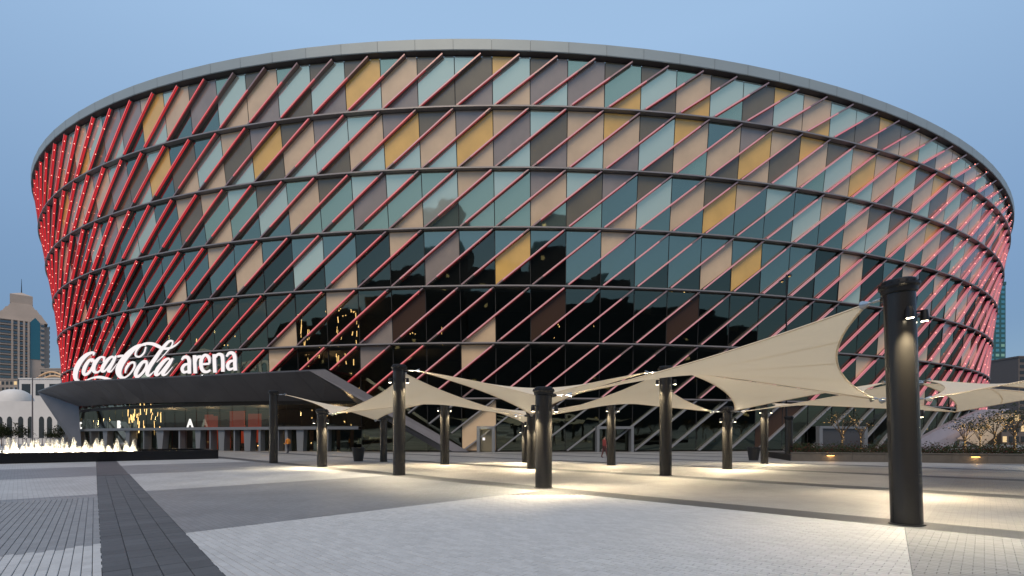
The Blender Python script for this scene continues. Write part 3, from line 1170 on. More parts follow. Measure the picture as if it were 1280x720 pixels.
def letter(name, strokes, ox, oy, sc=10.59, depth=0.14, wk=0.84, yoff=-2.6):
    mb = MB()
    for si, st in enumerate(strokes):
        c = catmull(st)
        L_, R_ = [], []
        for i, (x, y, w) in enumerate(c):
            a, b = c[max(i - 1, 0)], c[min(i + 1, len(c) - 1)]
            dx, dy = b[0] - a[0], b[1] - a[1]
            l = math.hypot(dx, dy) or 1
            nx, ny = -dy / l, dx / l
            w = max(w, 6) * 0.5 * wk
            L_.append(on_sign(ox + (x + nx * w) / sc, oy + yoff + (y + ny * w) / sc))
            R_.append(on_sign(ox + (x - nx * w) / sc, oy + yoff + (y - ny * w) / sc))
        m = len(c)
        fo = LN * (0.012 * si)
        F = [p + fo for p in L_ + R_]
        Bk = [p - LN * depth + fo * 0.5 for p in L_ + R_]
        fs = [(i, i + 1, m + i + 1, m + i) for i in range(m - 1)]
        mb.add(F, fs, 0)
        sd = []
        for i in range(m - 1):
            sd.append((i, 2 * m + i, 2 * m + i + 1, i + 1))
            sd.append((m + i + 1, 3 * m + i + 1, 3 * m + i, m + i))
        sd.append((0, m, 3 * m, 2 * m))
        sd.append((m - 1, 3 * m - 1, 4 * m - 1, 2 * m - 1))
        mb.add(F + Bk, sd, 1)
    mb.v = [(x - SO.x, y - SO.y, z - SO.z) for x, y, z in mb.v]
    return mb.build(name, [M['white_led'], M['signside']], sign)


A8 = 1165
letter('letter_c', [[(385, 285, 20), (395, 255, 34), (365, 248, 40), (290, 285, 62), (215, 365, 78), (165, 460, 82), (148, 550, 74), (165, 610, 54), (225, 638, 28),
                     (300, 612, 22), (380, 582, 26), (470, 572, 42), (550, 586, 40), (640, 602, 6)]], 80, 420)
letter('letter_o', [[(390, 335, 30), (335, 350, 46), (285, 420, 60), (258, 500, 60), (278, 540, 44), (335, 505, 40), (385, 420, 40), (392, 350, 32), (355, 372, 18)]], 80, 420)
letter('letter_c', [[(520, 375, 20), (528, 320, 38), (490, 305, 30), (440, 345, 54), (395, 420, 64), (395, 490, 58), (440, 508, 30), (500, 460, 16), (545, 405, 10)]], 80, 420)
letter('letter_a', [[(655, 330, 26), (640, 300, 30), (585, 335, 50), (520, 425, 62), (502, 485, 54), (540, 490, 30), (600, 420, 26), (655, 335, 20)],
                    [(690, 288, 30), (655, 360, 52), (605, 450, 56), (590, 492, 44), (630, 490, 22), (700, 395, 8)]], 80, 420)
letter('hyphen', [[(705, 300, 34), (745, 292, 36), (785, 286, 30)]], 80, 420)
letter('letter_c', [[(1085, 150, 18), (1040, 145, 34), (960, 170, 56), (860, 255, 84), (765, 375, 100), (722, 480, 100), (738, 555, 70), (795, 580, 32), (870, 530, 26),
                     (930, 440, 32), (925, 380, 34), (875, 388, 34), (825, 450, 40), (808, 520, 14)],
                    [(1085, 170, 24), (1060, 250, 28), (1005, 300, 28), (950, 290, 28), (955, 230, 28), (1010, 160, 30), (1080, 130, 38), (1170, 132, 50), (1240, 160, 52),
                     (A8 + 140, 190, 42), (A8 + 225, 190, 36), (A8 + 310, 150, 26), (A8 + 385, 82, 6)]], 80, 420)
letter('letter_o', [[(1100, 360, 28), (1045, 370, 46), (985, 445, 60), (948, 525, 62), (965, 568, 44), (1025, 530, 42), (1085, 445, 44), (1092, 370, 34), (1055, 385, 16)],
                    [(1085, 425, 12), (1130, 425, 10), (1165, 400, 8)]], 80, 420)
letter('letter_l', [[(A8 + 60, 375, 10), (A8 + 170, 265, 16), (A8 + 262, 150, 22), (A8 + 265, 95, 28), (A8 + 215, 105, 42), (A8 + 130, 200, 54), (A8 + 45, 320, 62), (A8 - 35, 440, 66),
                     (A8 - 65, 525, 58), (A8 - 35, 550, 32), (A8 + 30, 490, 10)]], 80, 420)
letter('letter_a', [[(A8 + 235, 350, 24), (A8 + 215, 325, 30), (A8 + 155, 365, 54), (A8 + 75, 465, 66), (A8 + 50, 535, 56), (A8 + 95, 530, 30), (A8 + 170, 440, 26), (A8 + 240, 345, 20)],
                    [(A8 + 275, 322, 32), (A8 + 230, 395, 54), (A8 + 160, 495, 58), (A8 + 145, 540, 44), (A8 + 195, 530, 22), (A8 + 275, 435, 8)]], 80, 420)
letter('letter_a', [[(392, 345, 30), (425, 308, 46), (470, 312, 54), (492, 360, 58), (492, 440, 56), (494, 525, 56)],
                    [(490, 395, 30), (430, 412, 46), (400, 462, 52), (422, 508, 42), (482, 492, 30)]], 190, 420)
letter('letter_r', [[(562, 282, 56), (566, 400, 56), (572, 522, 56)], [(575, 370, 40), (598, 312, 44), (655, 302, 46)]], 190, 420)
letter('letter_e', [[(660, 402, 34), (710, 398, 34), (760, 392, 34)], [(762, 392, 30), (755, 320, 50), (708, 280, 44), (660, 325, 56), (648, 410, 58), (672, 485, 52), (725, 503, 40), (772, 480, 34)]], 190, 420)
letter('letter_n', [[(822, 268, 56), (826, 390, 56), (832, 512, 56)], [(832, 320, 36), (872, 272, 42), (922, 282, 54), (937, 350, 56), (938, 500, 56)]], 190, 420)
letter('letter_a', [[(985, 300, 30), (1020, 255, 46), (1070, 256, 54), (1094, 310, 58), (1096, 400, 56), (1102, 485, 58)],
                    [(1090, 350, 30), (1030, 368, 46), (1000, 420, 52), (1022, 470, 42), (1082, 452, 30)]], 190, 420)

# door set in the facade, and the two framed portals
ft = MB()


def facade_box(mb, px0, px1, z0, z1, off, thick=0.1, mi=0):
    a, b = P(nfrom(px0), 0, off), P(nfrom(px1), 0, off)
    a, b = Vector((a.x, a.y, (z0 + z1) / 2)), Vector((b.x, b.y, (z0 + z1) / 2))
    mb.beam(a, b, thick, z1 - z0, mi=mi)


def portal(x0, x1, htop, fr, depth=0.9, off=0.7):
    mb = MB()
    facade_box(mb, x0, x0 + fr, 0, htop - 0.3, off, depth)
    facade_box(mb, x1 - fr, x1, 0, htop - 0.3, off, depth)
    facade_box(mb, x0, x1, htop - 0.29, htop, off, depth + 0.02)
    apart(mb, 'door_frame', M['frame'])


portal(597, 619, 2.85, 3.6)
mb = MB()
facade_box(mb, 601, 615, 0.05, 2.5, 0.35, 0.06)
M['doorlit'] = pmat('lit_steel_door', (0.17, 0.155, 0.11), 0.5)
dr = apart(mb, 'door', M['doorlit'])
mb = MB()
facade_box(mb, 603.5, 606.5, 1.3, 1.6, 0.42, 0.05)
apart(mb, 'door_sign', M['white_led'], dr)
pq = P(nfrom(606), 2.3, 1.5)
lamp('POINT', pq, 14, (1.0, 0.85, 0.5), 0.08, arena, name='door_light')
portal(743, 788, 2.85, 3.2)
portal(1012, 1071, 3.0, 4, 0.5, 1.15)
mb = MB()
facade_box(mb, 1016, 1067, 0.05, 2.7, 1.1, 0.1)
apart(mb, 'poster_panel', pmat('poster_dark_grey', (0.05, 0.05, 0.055), 0.3))

# right-hand sloping shroud at the foot of the arena
M['shroud'] = pmat('shroud_mauve_metal', (0.36, 0.33, 0.38), 0.4, metal=0.3, var=0.05, scale=1)
shroud = empty('entrance_shroud', (58, 64, 0), 0, 'pale mauve metal shroud sloping up from the planter at the right foot of the arena', 'canopy')
for pts, dd, m_ in (([(1140, 566), (1144, 552), (1190, 528), (1228, 512), (1262, 511), (1228, 534), (1186, 556), (1166, 566)], 58, 'shroud'),
                    ([(1203, 549), (1222, 535), (1250, 519), (1268, 516), (1252, 538), (1228, 559)], 56, 'beige')):
    mb = MB()
    f = [ray(x, y, dd + (x - 1150) * 0.05) - Vector((58, 64, 0)) for x, y in pts]
    b = [p + Vector((0.4, 1.2, 0)) for p in f]
    k = len(f)
    mb.add(f + b, [tuple(reversed(range(k))), tuple(range(k, 2 * k))] + [(i, (i + 1) % k, k + (i + 1) % k, k + i) for i in range(k)])
    mb.build('shroud_panel', M[m_], shroud)

# ------------------------------------------------------------------ shade-sail columns
COLS = [  # px, base py, diameter px, top py, name-part of the label, high?
    ('near', 1133.5, 658, 43.5, 345, 'thickest and nearest dark steel column at the right, holding the big sail'),
    ('c679', 679.5, 611, 21.5, 483, 'short dark steel column with flanged cap in the middle of the plaza'),
    ('c498', 499.0, 594.5, 15.8, 455, 'tall dark steel column with flanged cap under the peak of the left beige sail'),
    ('c402', 402.5, 584, 13.0, 511, 'short lit column just left of the left beige sail'),
    ('c343', 342.0, 579.0, 11.0, 488, 'tall unlit dark column in front of the entrance doors, leftmost of the sail columns'),
    ('c832', 832.0, 595, 15.8, 457, 'dark column with two lamps under the straight seam of the big sail'),
    ('c661', 664.0, 586.5, 10.5, 513, 'slim column just behind the short middle column'),
    ('c656', 656.5, 578.5, 8.5, 525, 'thinnest column peeping out left of the short middle column'),
    ('c556', 556.0, 581, 11.4, 497, 'column left of the lit steel door, under the beige sail'),
    ('c479', 479.5, 577.5, 9.2, 521, 'short dark column just left of the tall flanged column'),
    ('c764', 764.0, 582, 11.0, 497, 'column standing in front of the grey framed portal'),
    ('c909', 909.0, 587, 12.7, 508, 'short column with two side lamps right of the sail seam column'),
    ('c955', 955.5, 580, 10.0, 500, 'column beside the black plant pot on the right'),
    ('c986', 986.0, 575, 10.0, 520, 'short unlit column left of the stone planter wall'),
    ('hub', 1131, 0, 0, 0, 'short column hidden close behind the nearest thick column'),
    ('peak', 1131, 0, 0, 0, 'tall column hidden far behind the nearest thick column'),
]
CP = {}
SPOT_COL = (1.0, 0.80, 0.50)


def make_column(key, base, dia, height, label, lit=True, arms=(-152, -28), spin=0.0):
    r = dia / 2
    t = empty('shade_column', base, spin, label, 'column', 'dark steel columns carrying the shade sails')
    mb = MB()
    prof = [(r, 0.0), (r, height - 0.16)]
    mb.lathe([(r, 0), (r, height * 0.5), (r, height - 0.2)], n=40)
    mb.build('shaft', M['column'], t)
    # base ring
    mb = MB()
    mb.lathe([(r + 0.035, 0.002), (r + 0.035, 0.02), (r, 0.022)], n=40)
    mb.build('base_ring', M['black'], t)
    mb = MB()
    mb.lathe([(r, height - 0.26), (r * 1.13, height - 0.24), (r * 1.16, height - 0.17), (r * 1.30, height - 0.13), (r * 1.30, height - 0.09),
              (r * 1.12, height - 0.085), (r * 1.10, height - 0.02), (r * 1.02, height), (0.001, height + 0.01)], n=40)
    for k in range(14):
        a = 2 * PI * k / 14
        mb.tube([(r * 1.2 * math.cos(a), r * 1.2 * math.sin(a), height - 0.15), (r * 1.2 * math.cos(a), r * 1.2 * math.sin(a), height - 0.055)], 0.018, 6)
    mb.build('cap', M['black'], t)
    CP[key] = (Vector(base), r, height, t)
    if lit:
        for ang_ in arms:
            zf = height - 0.72
            A_ = math.radians(ang_)
            ux, uy = math.cos(A_), math.sin(A_)
            q = r + 0.15
            arm = MB()
            arm.tube([(ux * r * 0.95, uy * r * 0.95, zf + 0.12), (ux * q, uy * q, zf + 0.13)], 0.02, 6)
            arm.tube([(ux * q, uy * q, zf + 0.14), (ux * q, uy * q, zf + 0.04), (ux * q, uy * q, zf - 0.06)], [0.055, 0.065, 0.07], 12)
            sp = arm.build('spotlight', M['black'], t)
            ln = MB()
            ln.lathe([(0.001, -0.068), (0.058, -0.064)], c=(ux * q, uy * q, zf), n=12)
            ln.f = [tuple(reversed(f)) for f in ln.f]
            ln.build('lens', M['lens'], sp)
            d = bpy.data.lights.new('spot_lamp', 'SPOT')
            d.energy = 850 if key == 'near' else 700 if key == 'hub' else 1400
            d.color = SPOT_COL
            d.spot_size = math.radians(118)
            d.spot_blend = 0.8
            d.shadow_soft_size = 0.05
            up_ = bpy.data.lights.new('added_uplight', 'SPOT')     # added upward lamp with no head of its own, brightens the sail undersides
            up_.energy = 270
            up_.color = SPOT_COL
            up_.spot_size = math.radians(150)
            up_.spot_blend = 1.0
            up_.shadow_soft_size = 0.06
            uo = bpy.data.objects.new('added_uplight', up_)
            COL.objects.link(uo)
            uo.parent = t
            uo.location = (ux * (q + 0.05), uy * (q + 0.05), zf + 0.05)
            uo.rotation_euler = Vector((ux * 0.9, uy * 0.9, 0.75)).to_track_quat('-Z', 'Y').to_euler()
            lo = bpy.data.objects.new('spot_lamp', d)
            COL.objects.link(lo)
            lo.parent = t
            lo.location = (ux * q, uy * q, zf - 0.085)
            lo.rotation_euler = Vector((ux * 0.38, uy * 0.38, -1)).to_track_quat('-Z', 'Y').to_euler()
    return t


for key, px, by, dp, ty, label in COLS:
    if key == 'hub':
        Y = 13.6
        base, dia, h = Vector(((1131 - 640) / FPX * Y, Y, 0)), 0.45, 2.95
    elif key == 'peak':
        Y = 19.3
        base, dia, h = Vector(((1131 - 640) / FPX * Y, Y, 0)), 0.5, 4.05
    else:
        base = gpt(px, by)
        tx = (px - 640) / FPX
        dia = dp / FPX * base.y / math.sqrt(1 + tx * tx)
        yf = base.y
        base.y += dia / 2
        base.x = tx * base.y
        h = CAM_H + (547 - ty) / FPX * yf
    spin = random.Random(key).uniform(-0.3, 0.3)
    if key == 'near':
        t = make_column(key, base, dia, h, label, arms=(-108, -12))
        t.rotation_euler = (0, math.radians(-1.9), 0)
    else:
        t = make_column(key, base, dia, h, label, key not in ('c343', 'c986', 'c479', 'peak'), spin=spin)

# other columns of the grid that stand outside the frame but carry sails seen in it
def grid_pt(w, v):
    return U2 * w + V2 * v


# ------------------------------------------------------------------ shade sails
def anchor(key, toward, out=0.45, drop=0.25):
    b, r, h, t = CP[key]
    d = Vector((toward.x - b.x, toward.y - b.y, 0)).normalized()
    tilt = -0.14 if key == 'near' else 0
    return Vector((b.x + tilt, b.y, h - drop)) + d * (r + out), Vector((b.x + tilt, b.y, h - drop)) + d * r


def make_sail(corners, label, keys, sag=0.09, res=22):
    """corners in order round the sail; opposite ones alternate high and low"""
    A, B, C, D = corners
    org = (A + B + C + D) / 4
    org.z = 0
    t = empty('shade_sail', org, 0, label, 'shade sail', 'white shade sails stretched between the columns')
    ctr = (A + B + C + D) / 4
    es = (((B + C) - (A + D)) / 2)
    et = (((D + C) - (A + B)) / 2)

    def pt(s, t_):
        p = A * (1 - s) * (1 - t_) + B * s * (1 - t_) + C * s * t_ + D * (1 - s) * t_
        a = 4 * s * (1 - s) * (1 - 2 * t_) * sag
        b = 4 * t_ * (1 - t_) * (1 - 2 * s) * sag
        q = p + Vector((et.x, et.y, 0)) * a + Vector((es.x, es.y, 0)) * b
        return q - org
    mb = MB()
    vs = [pt(i / res, j / res) for j in range(res + 1) for i in range(res + 1)]
    fs = [(j * (res + 1) + i, j * (res + 1) + i + 1, (j + 1) * (res + 1) + i + 1, (j + 1) * (res + 1) + i) for j in range(res) for i in range(res)]
    mb.add(vs, fs, 0, True)
    mb.build('fabric', M['sail'], t)
    # hem cable round the edge
    mb = MB()
    for edge in ([(i / res, 0) for i in range(res + 1)], [(1, i / res) for i in range(res + 1)],
                 [(1 - i / res, 1) for i in range(res + 1)], [(0, 1 - i / res) for i in range(res + 1)]):
        mb.tube([pt(*e) for e in edge], 0.022, 6, cap=False)
    mb.build('hem', M['sail'], t)
    for k in (0.28, 0.5, 0.72):                    # welded laps between the cloth widths
        mb = MB()
        vs = [pt(i / res, k + s_) + Vector((0, 0, -0.004)) for i in range(res + 1) for s_ in (-0.0035, 0.0035)]
        mb.add(vs, [(2 * i, 2 * i + 1, 2 * i + 3, 2 * i + 2) for i in range(res)], 0, True)
        mb.build('seam', M['sail'], t)
    # corner plates and tensioners
    for c, key in zip(corners, keys):
        if key is None:
            continue
        mb = MB()
        c0 = c - org
        e = Vector(key) - org
        dirv = (e - c0).normalized()
        mb.tube([c0 - dirv * 0.12, c0 + dirv * 0.04], [0.09, 0.03], 8)
        mb.tube([c0, c0.lerp(e, 0.35)], 0.014, 6)
        mb.tube([c0.lerp(e, 0.3), c0.lerp(e, 0.75)], 0.03, 8)
        mb.tube([c0.lerp(e, 0.7), e], 0.02, 6)
        mb.build('corner_tensioner', M['chrome'], t)
        mb = MB()
        mb.tube([c0.lerp(e, 0.72) + Vector((0, 0, -0.01)), e + Vector((0, 0, -0.01))], [0.045, 0.07], 8)
        mb.build('corner_bracket', M['black'], t)
    return t


def V(key):
    return CP[key][0] + Vector((0, 0, CP[key][2]))


def sail_from(ks, label, sag=0.09, **kw):
    ps, an = [], []
    cx = sum((V(k) if isinstance(k, str) else k for k in ks), Vector()) / 4
    for k in ks:
        if isinstance(k, str):
            p, a = anchor(k, cx, 0.5 if k != 'near' else 0.42)
            ps.append(p)
            an.append(a)
        else:
            ps.append(k)
            an.append(None)
    return make_sail(ps, label, an, sag, **kw)


FAR = {'e0': Vector((18.2, 8.4, 4.35)), 'e1': Vector((24.5, 17.2, 2.8)), 'e2': Vector((29.5, 23.5, 4.2)), 'e3': Vector((22.5, 24.5, 2.9))}
sail_from(['near', 'c679', 'c832', 'hub'], 'largest and nearest sail sweeping up to the thick column at the right', 0.10)
sail_from(['c498', 'c679', 'c832', 'c661'], 'sail with pale top running from the tall left column to the short middle column', 0.10)
sail_from(['c498', 'c402', 'c556', 'c661'], 'beige peaked sail at the left, its tip at the tall flanged column', 0.09)
sail_from(['c343', 'c402', 'c556', 'c479'], 'leftmost small pale sail in front of the entrance doors', 0.10)
sail_from(['c832', 'c661', 'c764', 'c909'], 'low beige sail above the column in front of the portal', 0.10)
sail_from(['c832', 'hub', 'peak', 'c909'], 'beige sail hanging under and behind the seam of the big sail', 0.10)
sail_from(['c556', 'c656', 'c764', 'c661'], 'narrow sail behind the short middle column', 0.10)
sail_from(['peak', 'c909', 'c955', FAR['e3']], 'far pale sail right of the black plant pot', 0.10)
sail_from([FAR['e0'], 'hub', 'peak', FAR['e1']], 'sail at the right edge rising out of frame above the planter', 0.06)
sail_from([FAR['e2'], FAR['e1'], 'peak', FAR['e3']], 'lower sail at the right edge under the rising one', 0.06)
# the out-of-frame columns these two hang from
for nm, k, h in (('x0', 'e0', 4.6), ('x1', 'e1', 3.1), ('x2', 'e2', 4.6), ('x3', 'e3', 3.1)):
    if k == 'e3':
        continue
    p = FAR[k]
    d = Vector((p.x - 17.0, p.y - 16.0, 0)).normalized()
    make_column(nm, Vector((p.x + d.x * 0.6, p.y + d.y * 0.6, 0)), 0.53, h, 'dark steel column beyond the right edge of the plaza', True)

# ------------------------------------------------------------------ near paving, laid piece by piece
def infrust(x, y, marg=0.9):
    return y > 5.1 and abs(x) < y * (640 / FPX) + marg


def box_top(mb, c, au, av, lu, lv, z0, z1, bev=0.006):
    a, b = au * (lu / 2), av * (lv / 2)
    k = [c - a - b, c + a - b, c + a + b, c - a + b]
    a2, b2 = au * (lu / 2 - bev), av * (lv / 2 - bev)
    k2 = [c - a2 - b2, c + a2 - b2, c + a2 + b2, c - a2 + b2]
    vs = [Vector((p.x, p.y, z0)) for p in k] + [Vector((p.x, p.y, z1 - bev * 0.5)) for p in k] + [Vector((p.x, p.y, z1)) for p in k2]
    fs = [(8, 9, 10, 11)]
    for i in range(4):
        j = (i + 1) % 4
        fs += [(i, j, 4 + j, 4 + i), (4 + i, 4 + j, 8 + j, 8 + i)]
    ccw = au.cross(av).z > 0
    if not ccw:
        fs = [tuple(reversed(f)) for f in fs]
    mb.add(vs, fs)


rp = random.Random(3)
pieces = []   # (distance, kind, centre, lu, lv, axis)


def paver_ok_right(c):
    w, v, p = c.dot(U2), c.dot(V2), c.dot(N1)
    return w, v, p


# right of the strip: 0.2 x 0.1 pavers along u2
r0 = 0
v = -6.0
row = 0
while v < 10.94:
    w = -6.0 + (0.1 if row % 2 else 0)
    while w - 0.1 < 9.47:
        c = U2 * w + V2 * v
        if c.dot(N1) > 1.135 - 0.07 and infrust(c.x, c.y) and c.y < 13.4:
            lo_, hi_ = w - 0.1, min(w + 0.1, 9.5)
            wb = 0.597 + (v - 7.23) * 0.111
            for a_, b_ in (((lo_, wb), (wb, hi_)) if lo_ < wb < hi_ else ((lo_, hi_),)):
                if b_ - a_ > 0.012:
                    m_ = (a_ + b_) / 2
                    pieces.append((c.y, 'pwhite' if m_ > wb else 'pgrey', U2 * m_ + V2 * v, b_ - a_ - 0.006, 0.094, 'R'))
        w += 0.2
    v += 0.1
    row += 1
# left of the strip, along u1
p = -9.0
row = 0
while p < 0.0:
    u = 2.0 + (0.1 if row % 2 else 0)
    while u < 17:
        c = U1 * u + N1 * (p + 0.03)
        if infrust(c.x, c.y, 0.6) and c.y < 13.0:
            kind = 'pwhite' if 0.8 < c.dot(U2) < 9.4 else 'pgrey'
            pieces.append((c.y, kind, c, 0.193, 0.092, 'L'))
        u += 0.2
    p += 0.1
    row += 1
pieces.sort(key=lambda a: a[0])
protos = {}
for ax, au, av in (('R', U2, V2), ('L', U1, N1)):
    for kind in ('pwhite', 'pgrey'):
        for var in range(3):
            mb = MB()
            box_top(mb, Vector((0, 0, 0)), au, av, 0.193 if ax == 'L' else 0.194, 0.092 if ax == 'L' else 0.094, 0.0, 0.0)
            mb.v = [(x, y, z + (0.012 if i >= 8 else (0.009 if i >= 4 else -0.002))) for i, (x, y, z) in enumerate(mb.v)]
            protos[(ax, kind, var)] = mb.mesh('paver', M[kind])
whole = [q for q in pieces if q[3] > 0.19][:298]
rest = set(map(id, whole))
pieces = [q for q in pieces if id(q) not in rest]
for i, (dist, kind, c, lu, lv, ax) in enumerate(whole):
    o = link('paver', protos[(ax, kind, rp.randrange(3))], plaza)
    o.location = (c.x, c.y, 0.004 + rp.uniform(-0.0012, 0.0012))
    o.rotation_euler = (rp.uniform(-0.004, 0.004), rp.uniform(-0.004, 0.004), rp.uniform(-0.006, 0.006))
for kind in ('pwhite', 'pgrey'):
    mb = MB()
    for dist, k, c, lu, lv, ax in pieces:
        if k != kind:
            continue
        au, av = (U2, V2) if ax == 'R' else (U1, N1)
        dz = rp.uniform(-0.0012, 0.0012)
        box_top(mb, c, au, av, lu, lv, 0.001, 0.016 + dz)
    mb.build('white_pavers' if kind == 'pwhite' else 'grey_pavers', M[kind], plaza, kind='stuff')
# joint bed under those pavers
mb = MB()


def quad_uv(mb, a0, a1, b0, b1, au, av, z):
    mb.add([au * a0 + av * b0 + Vector((0, 0, z)), au * a1 + av * b0 + Vector((0, 0, z)), au * a1 + av * b1 + Vector((0, 0, z)), au * a0 + av * b1 + Vector((0, 0, z))],
           [(0, 1, 2, 3) if au.cross(av).z > 0 else (3, 2, 1, 0)])


quad_uv(mb, -6, 9.5, -6, 10.94, U2, V2, 0.004)
mb.build('joint_bed', M['sand'], plaza)

# dark slab strip and the stripe along the first column row
slabs = []
for k in range(4):
    u = 3.0 + 0.1 * k
    while u < 26:
        l = 0.267 if rp.random() < 0.75 else 0.40
        c = U1 * (u + l / 2) + N1 * (0.066 + 0.267 * (k + 0.5))
        if infrust(c.x, c.y):
            slabs.append((c.y, c, l - 0.008, 0.259))
        u += l
slabs.sort(key=lambda a: a[0])
for i, (d_, c, l, w) in enumerate(slabs[:230]):
    mb = MB()
    box_top(mb, Vector((0, 0, 0)), U1, N1, l - 0.003, w - 0.002, 0.0, 0.024 + rp.uniform(-0.0015, 0.0015))
    o = mb.build('slab', M['pdark'], plaza)
    o.location = (c.x, c.y, 0)
mb = MB()
for d_, c, l, w in slabs[230:]:
    box_top(mb, c, U1, N1, l, w, 0.0, 0.02)
if mb.v:
    mb.build('dark_slabs', M['pdark'], plaza, kind='stuff')
mb = MB()
quad_uv(mb, 2.5, 26.5, 0.062, 1.139, U1, N1, 0.0165)
mb.build('slab_bed', M['backing'], plaza)

# ------------------------------------------------------------------ fountain at the left
F0, F1 = gpt(0, 580), gpt(273, 573.4)
fd = (F1 - F0).normalized()
fn = Vector((-fd.y, fd.x, 0))
F0x = F0 - fd * 14
fo = (F0x + F1) / 2
fountain = empty('fountain_basin', fo, math.atan2(fd.y, fd.x), 'long low black stone fountain basin at the left of the plaza', 'fountain')
FL = (F1 - F0x).length
mb = MB()
mb.box((0, 0.2, 0.33), (FL, 0.4, 0.66))
mb.build('basin_wall', M['stoneblack'], fountain)
mb = MB()
mb.box((0, 7.3, 0.33), (FL, 0.4, 0.66))
mb.box((FL / 2 - 0.2, 3.75, 0.328), (0.4, 6.69, 0.656))
mb.box((-FL / 2 + 0.2, 3.75, 0.328), (0.4, 6.69, 0.656))
mb.build('basin_wall', M['stoneblack'], fountain)
mb = MB()
mb.add([(-FL / 2 + .4, .4, .5), (FL / 2 - .4, .4, .5), (FL / 2 - .4, 7.1, .5), (-FL / 2 + .4, 7.1, .5)], [(0, 1, 2, 3)])
mb.build('water', M['water'], fountain)


def jet_mat():
    m, nt, b = new_mat('lit_spray')
    b.inputs['Base Color'].default_value = (0.85, 0.83, 0.78, 1)
    b.inputs['Roughness'].default_value = 0.5
    b.inputs['Subsurface Weight'].default_value = 0.0
    tr = nt.nodes.new('ShaderNodeBsdfTranslucent')
    tr.inputs['Color'].default_value = (0.9, 0.88, 0.8, 1)
    mx = nt.nodes.new('ShaderNodeMixShader')
    mx.inputs[0].default_value = 0.5
    out = nt.nodes['Material Output']
    nt.links.new(b.outputs[0], mx.inputs[1])
    nt.links.new(tr.outputs[0], mx.inputs[2])
    tp = nt.nodes.new('ShaderNodeBsdfTransparent')
    g = nt.nodes.new('ShaderNodeNewGeometry')
    nz = nt.nodes.new('ShaderNodeTexNoise')
    nz.inputs['Scale'].default_value = 14
    nz.inputs['Detail'].default_value = 5
    nt.links.new(g.outputs['Position'], nz.inputs['Vector'])
    mr = nt.nodes.new('ShaderNodeMapRange')
    mr.inputs['From Min'].default_value = 0.42
    mr.inputs['From Max'].default_value = 0.62
    mr.inputs['To Max'].default_value = 0.85
    nt.links.new(nz.outputs[0], mr.inputs[0])
    m2 = nt.nodes.new('ShaderNodeMixShader')
    nt.links.new(mr.outputs[0], m2.inputs[0])
    nt.links.new(mx.outputs[0], m2.inputs[1])
    nt.links.new(tp.outputs[0], m2.inputs[2])
    nt.links.new(m2.outputs[0], out.inputs['Surface'])
    return m


M['jet'] = jet_mat()
jx = [-40, -22, -6, 10, 17, 31, 36, 42, 47, 54, 60, 66, 72, 78, 84, 92, 99, 107, 114, 121, 128, 136, 146, 157, 168]
for i, px in enumerate(jx):
    dx = (px - 640) / FPX
    base = F0 + fn * 2.6
    t_ = (dx * base.y - base.x) / (fd.x - dx * fd.y)
    p = base + fd * t_
    hgt = rp.choice((0.55, 0.8, 1.0, 1.15, 0.95, 1.1)) * (1 if px < 140 else 0.95)
    mb = MB()
    for s_ in range(5):
        ax, ay = rp.uniform(-0.12, 0.12), rp.uniform(-0.12, 0.12)
        hh = hgt * rp.uniform(0.55, 1.0) if s_ else hgt
        pts, rad = [], []
        for k in range(7):
            f = k / 6
            pts.append((ax * (1 - f * 0.6) + rp.uniform(-0.02, 0.02), ay, f * hh))
            rad.append(max(0.004, (0.24 if s_ else 0.20) * (1 - f) ** 1.2 * (1 + rp.uniform(-0.25, 0.25))))
        mb.tube(pts, rad, 7, cap=False)
    for _ in range(110):
        f = rp.random()
        rr_ = 0.38 * (1 - f) + 0.03
        c = Vector((rp.uniform(-rr_, rr_), rp.uniform(-rr_, rr_), f * hgt))
        e = rp.uniform(0.008, 0.02)
        mb.add([c + Vector((-e, 0, -e)), c + Vector((e, 0, -e)), c + Vector((0, e, e)), c + Vector((0, -e, e))], [(0, 1, 2), (0, 1, 3), (1, 2, 3), (0, 2, 3)])
    o = mb.build('fountain_jet', M['jet'])
    o.location = (p.x, p.y, 0.48)
    lab = {168: 'lit water jet standing alone at the right end of the fountain row', 157: 'second lit water jet from the right end of the fountain row',
           146: 'third lit water jet from the right end of the fountain row'}.get(px, 'small lit water jet in the dense row rising from the black basin')
    tag(o, lab, 'water jet', 'row of lit water jets')
    if i % 2 == 0:
        lamp('POINT', (p.x, p.y - 0.45, 0.62), 110, (1.0, 0.84, 0.58), 0.08, fountain, name='basin_light')
for lo in [o for o in COL.objects if o.name.startswith('basin_light')]:
    lo.matrix_parent_inverse = fountain.matrix_basis.inverted() if False else Matrix.Identity(4)
    w_ = lo.location.copy()
    lo.parent = None
    lo.location = w_

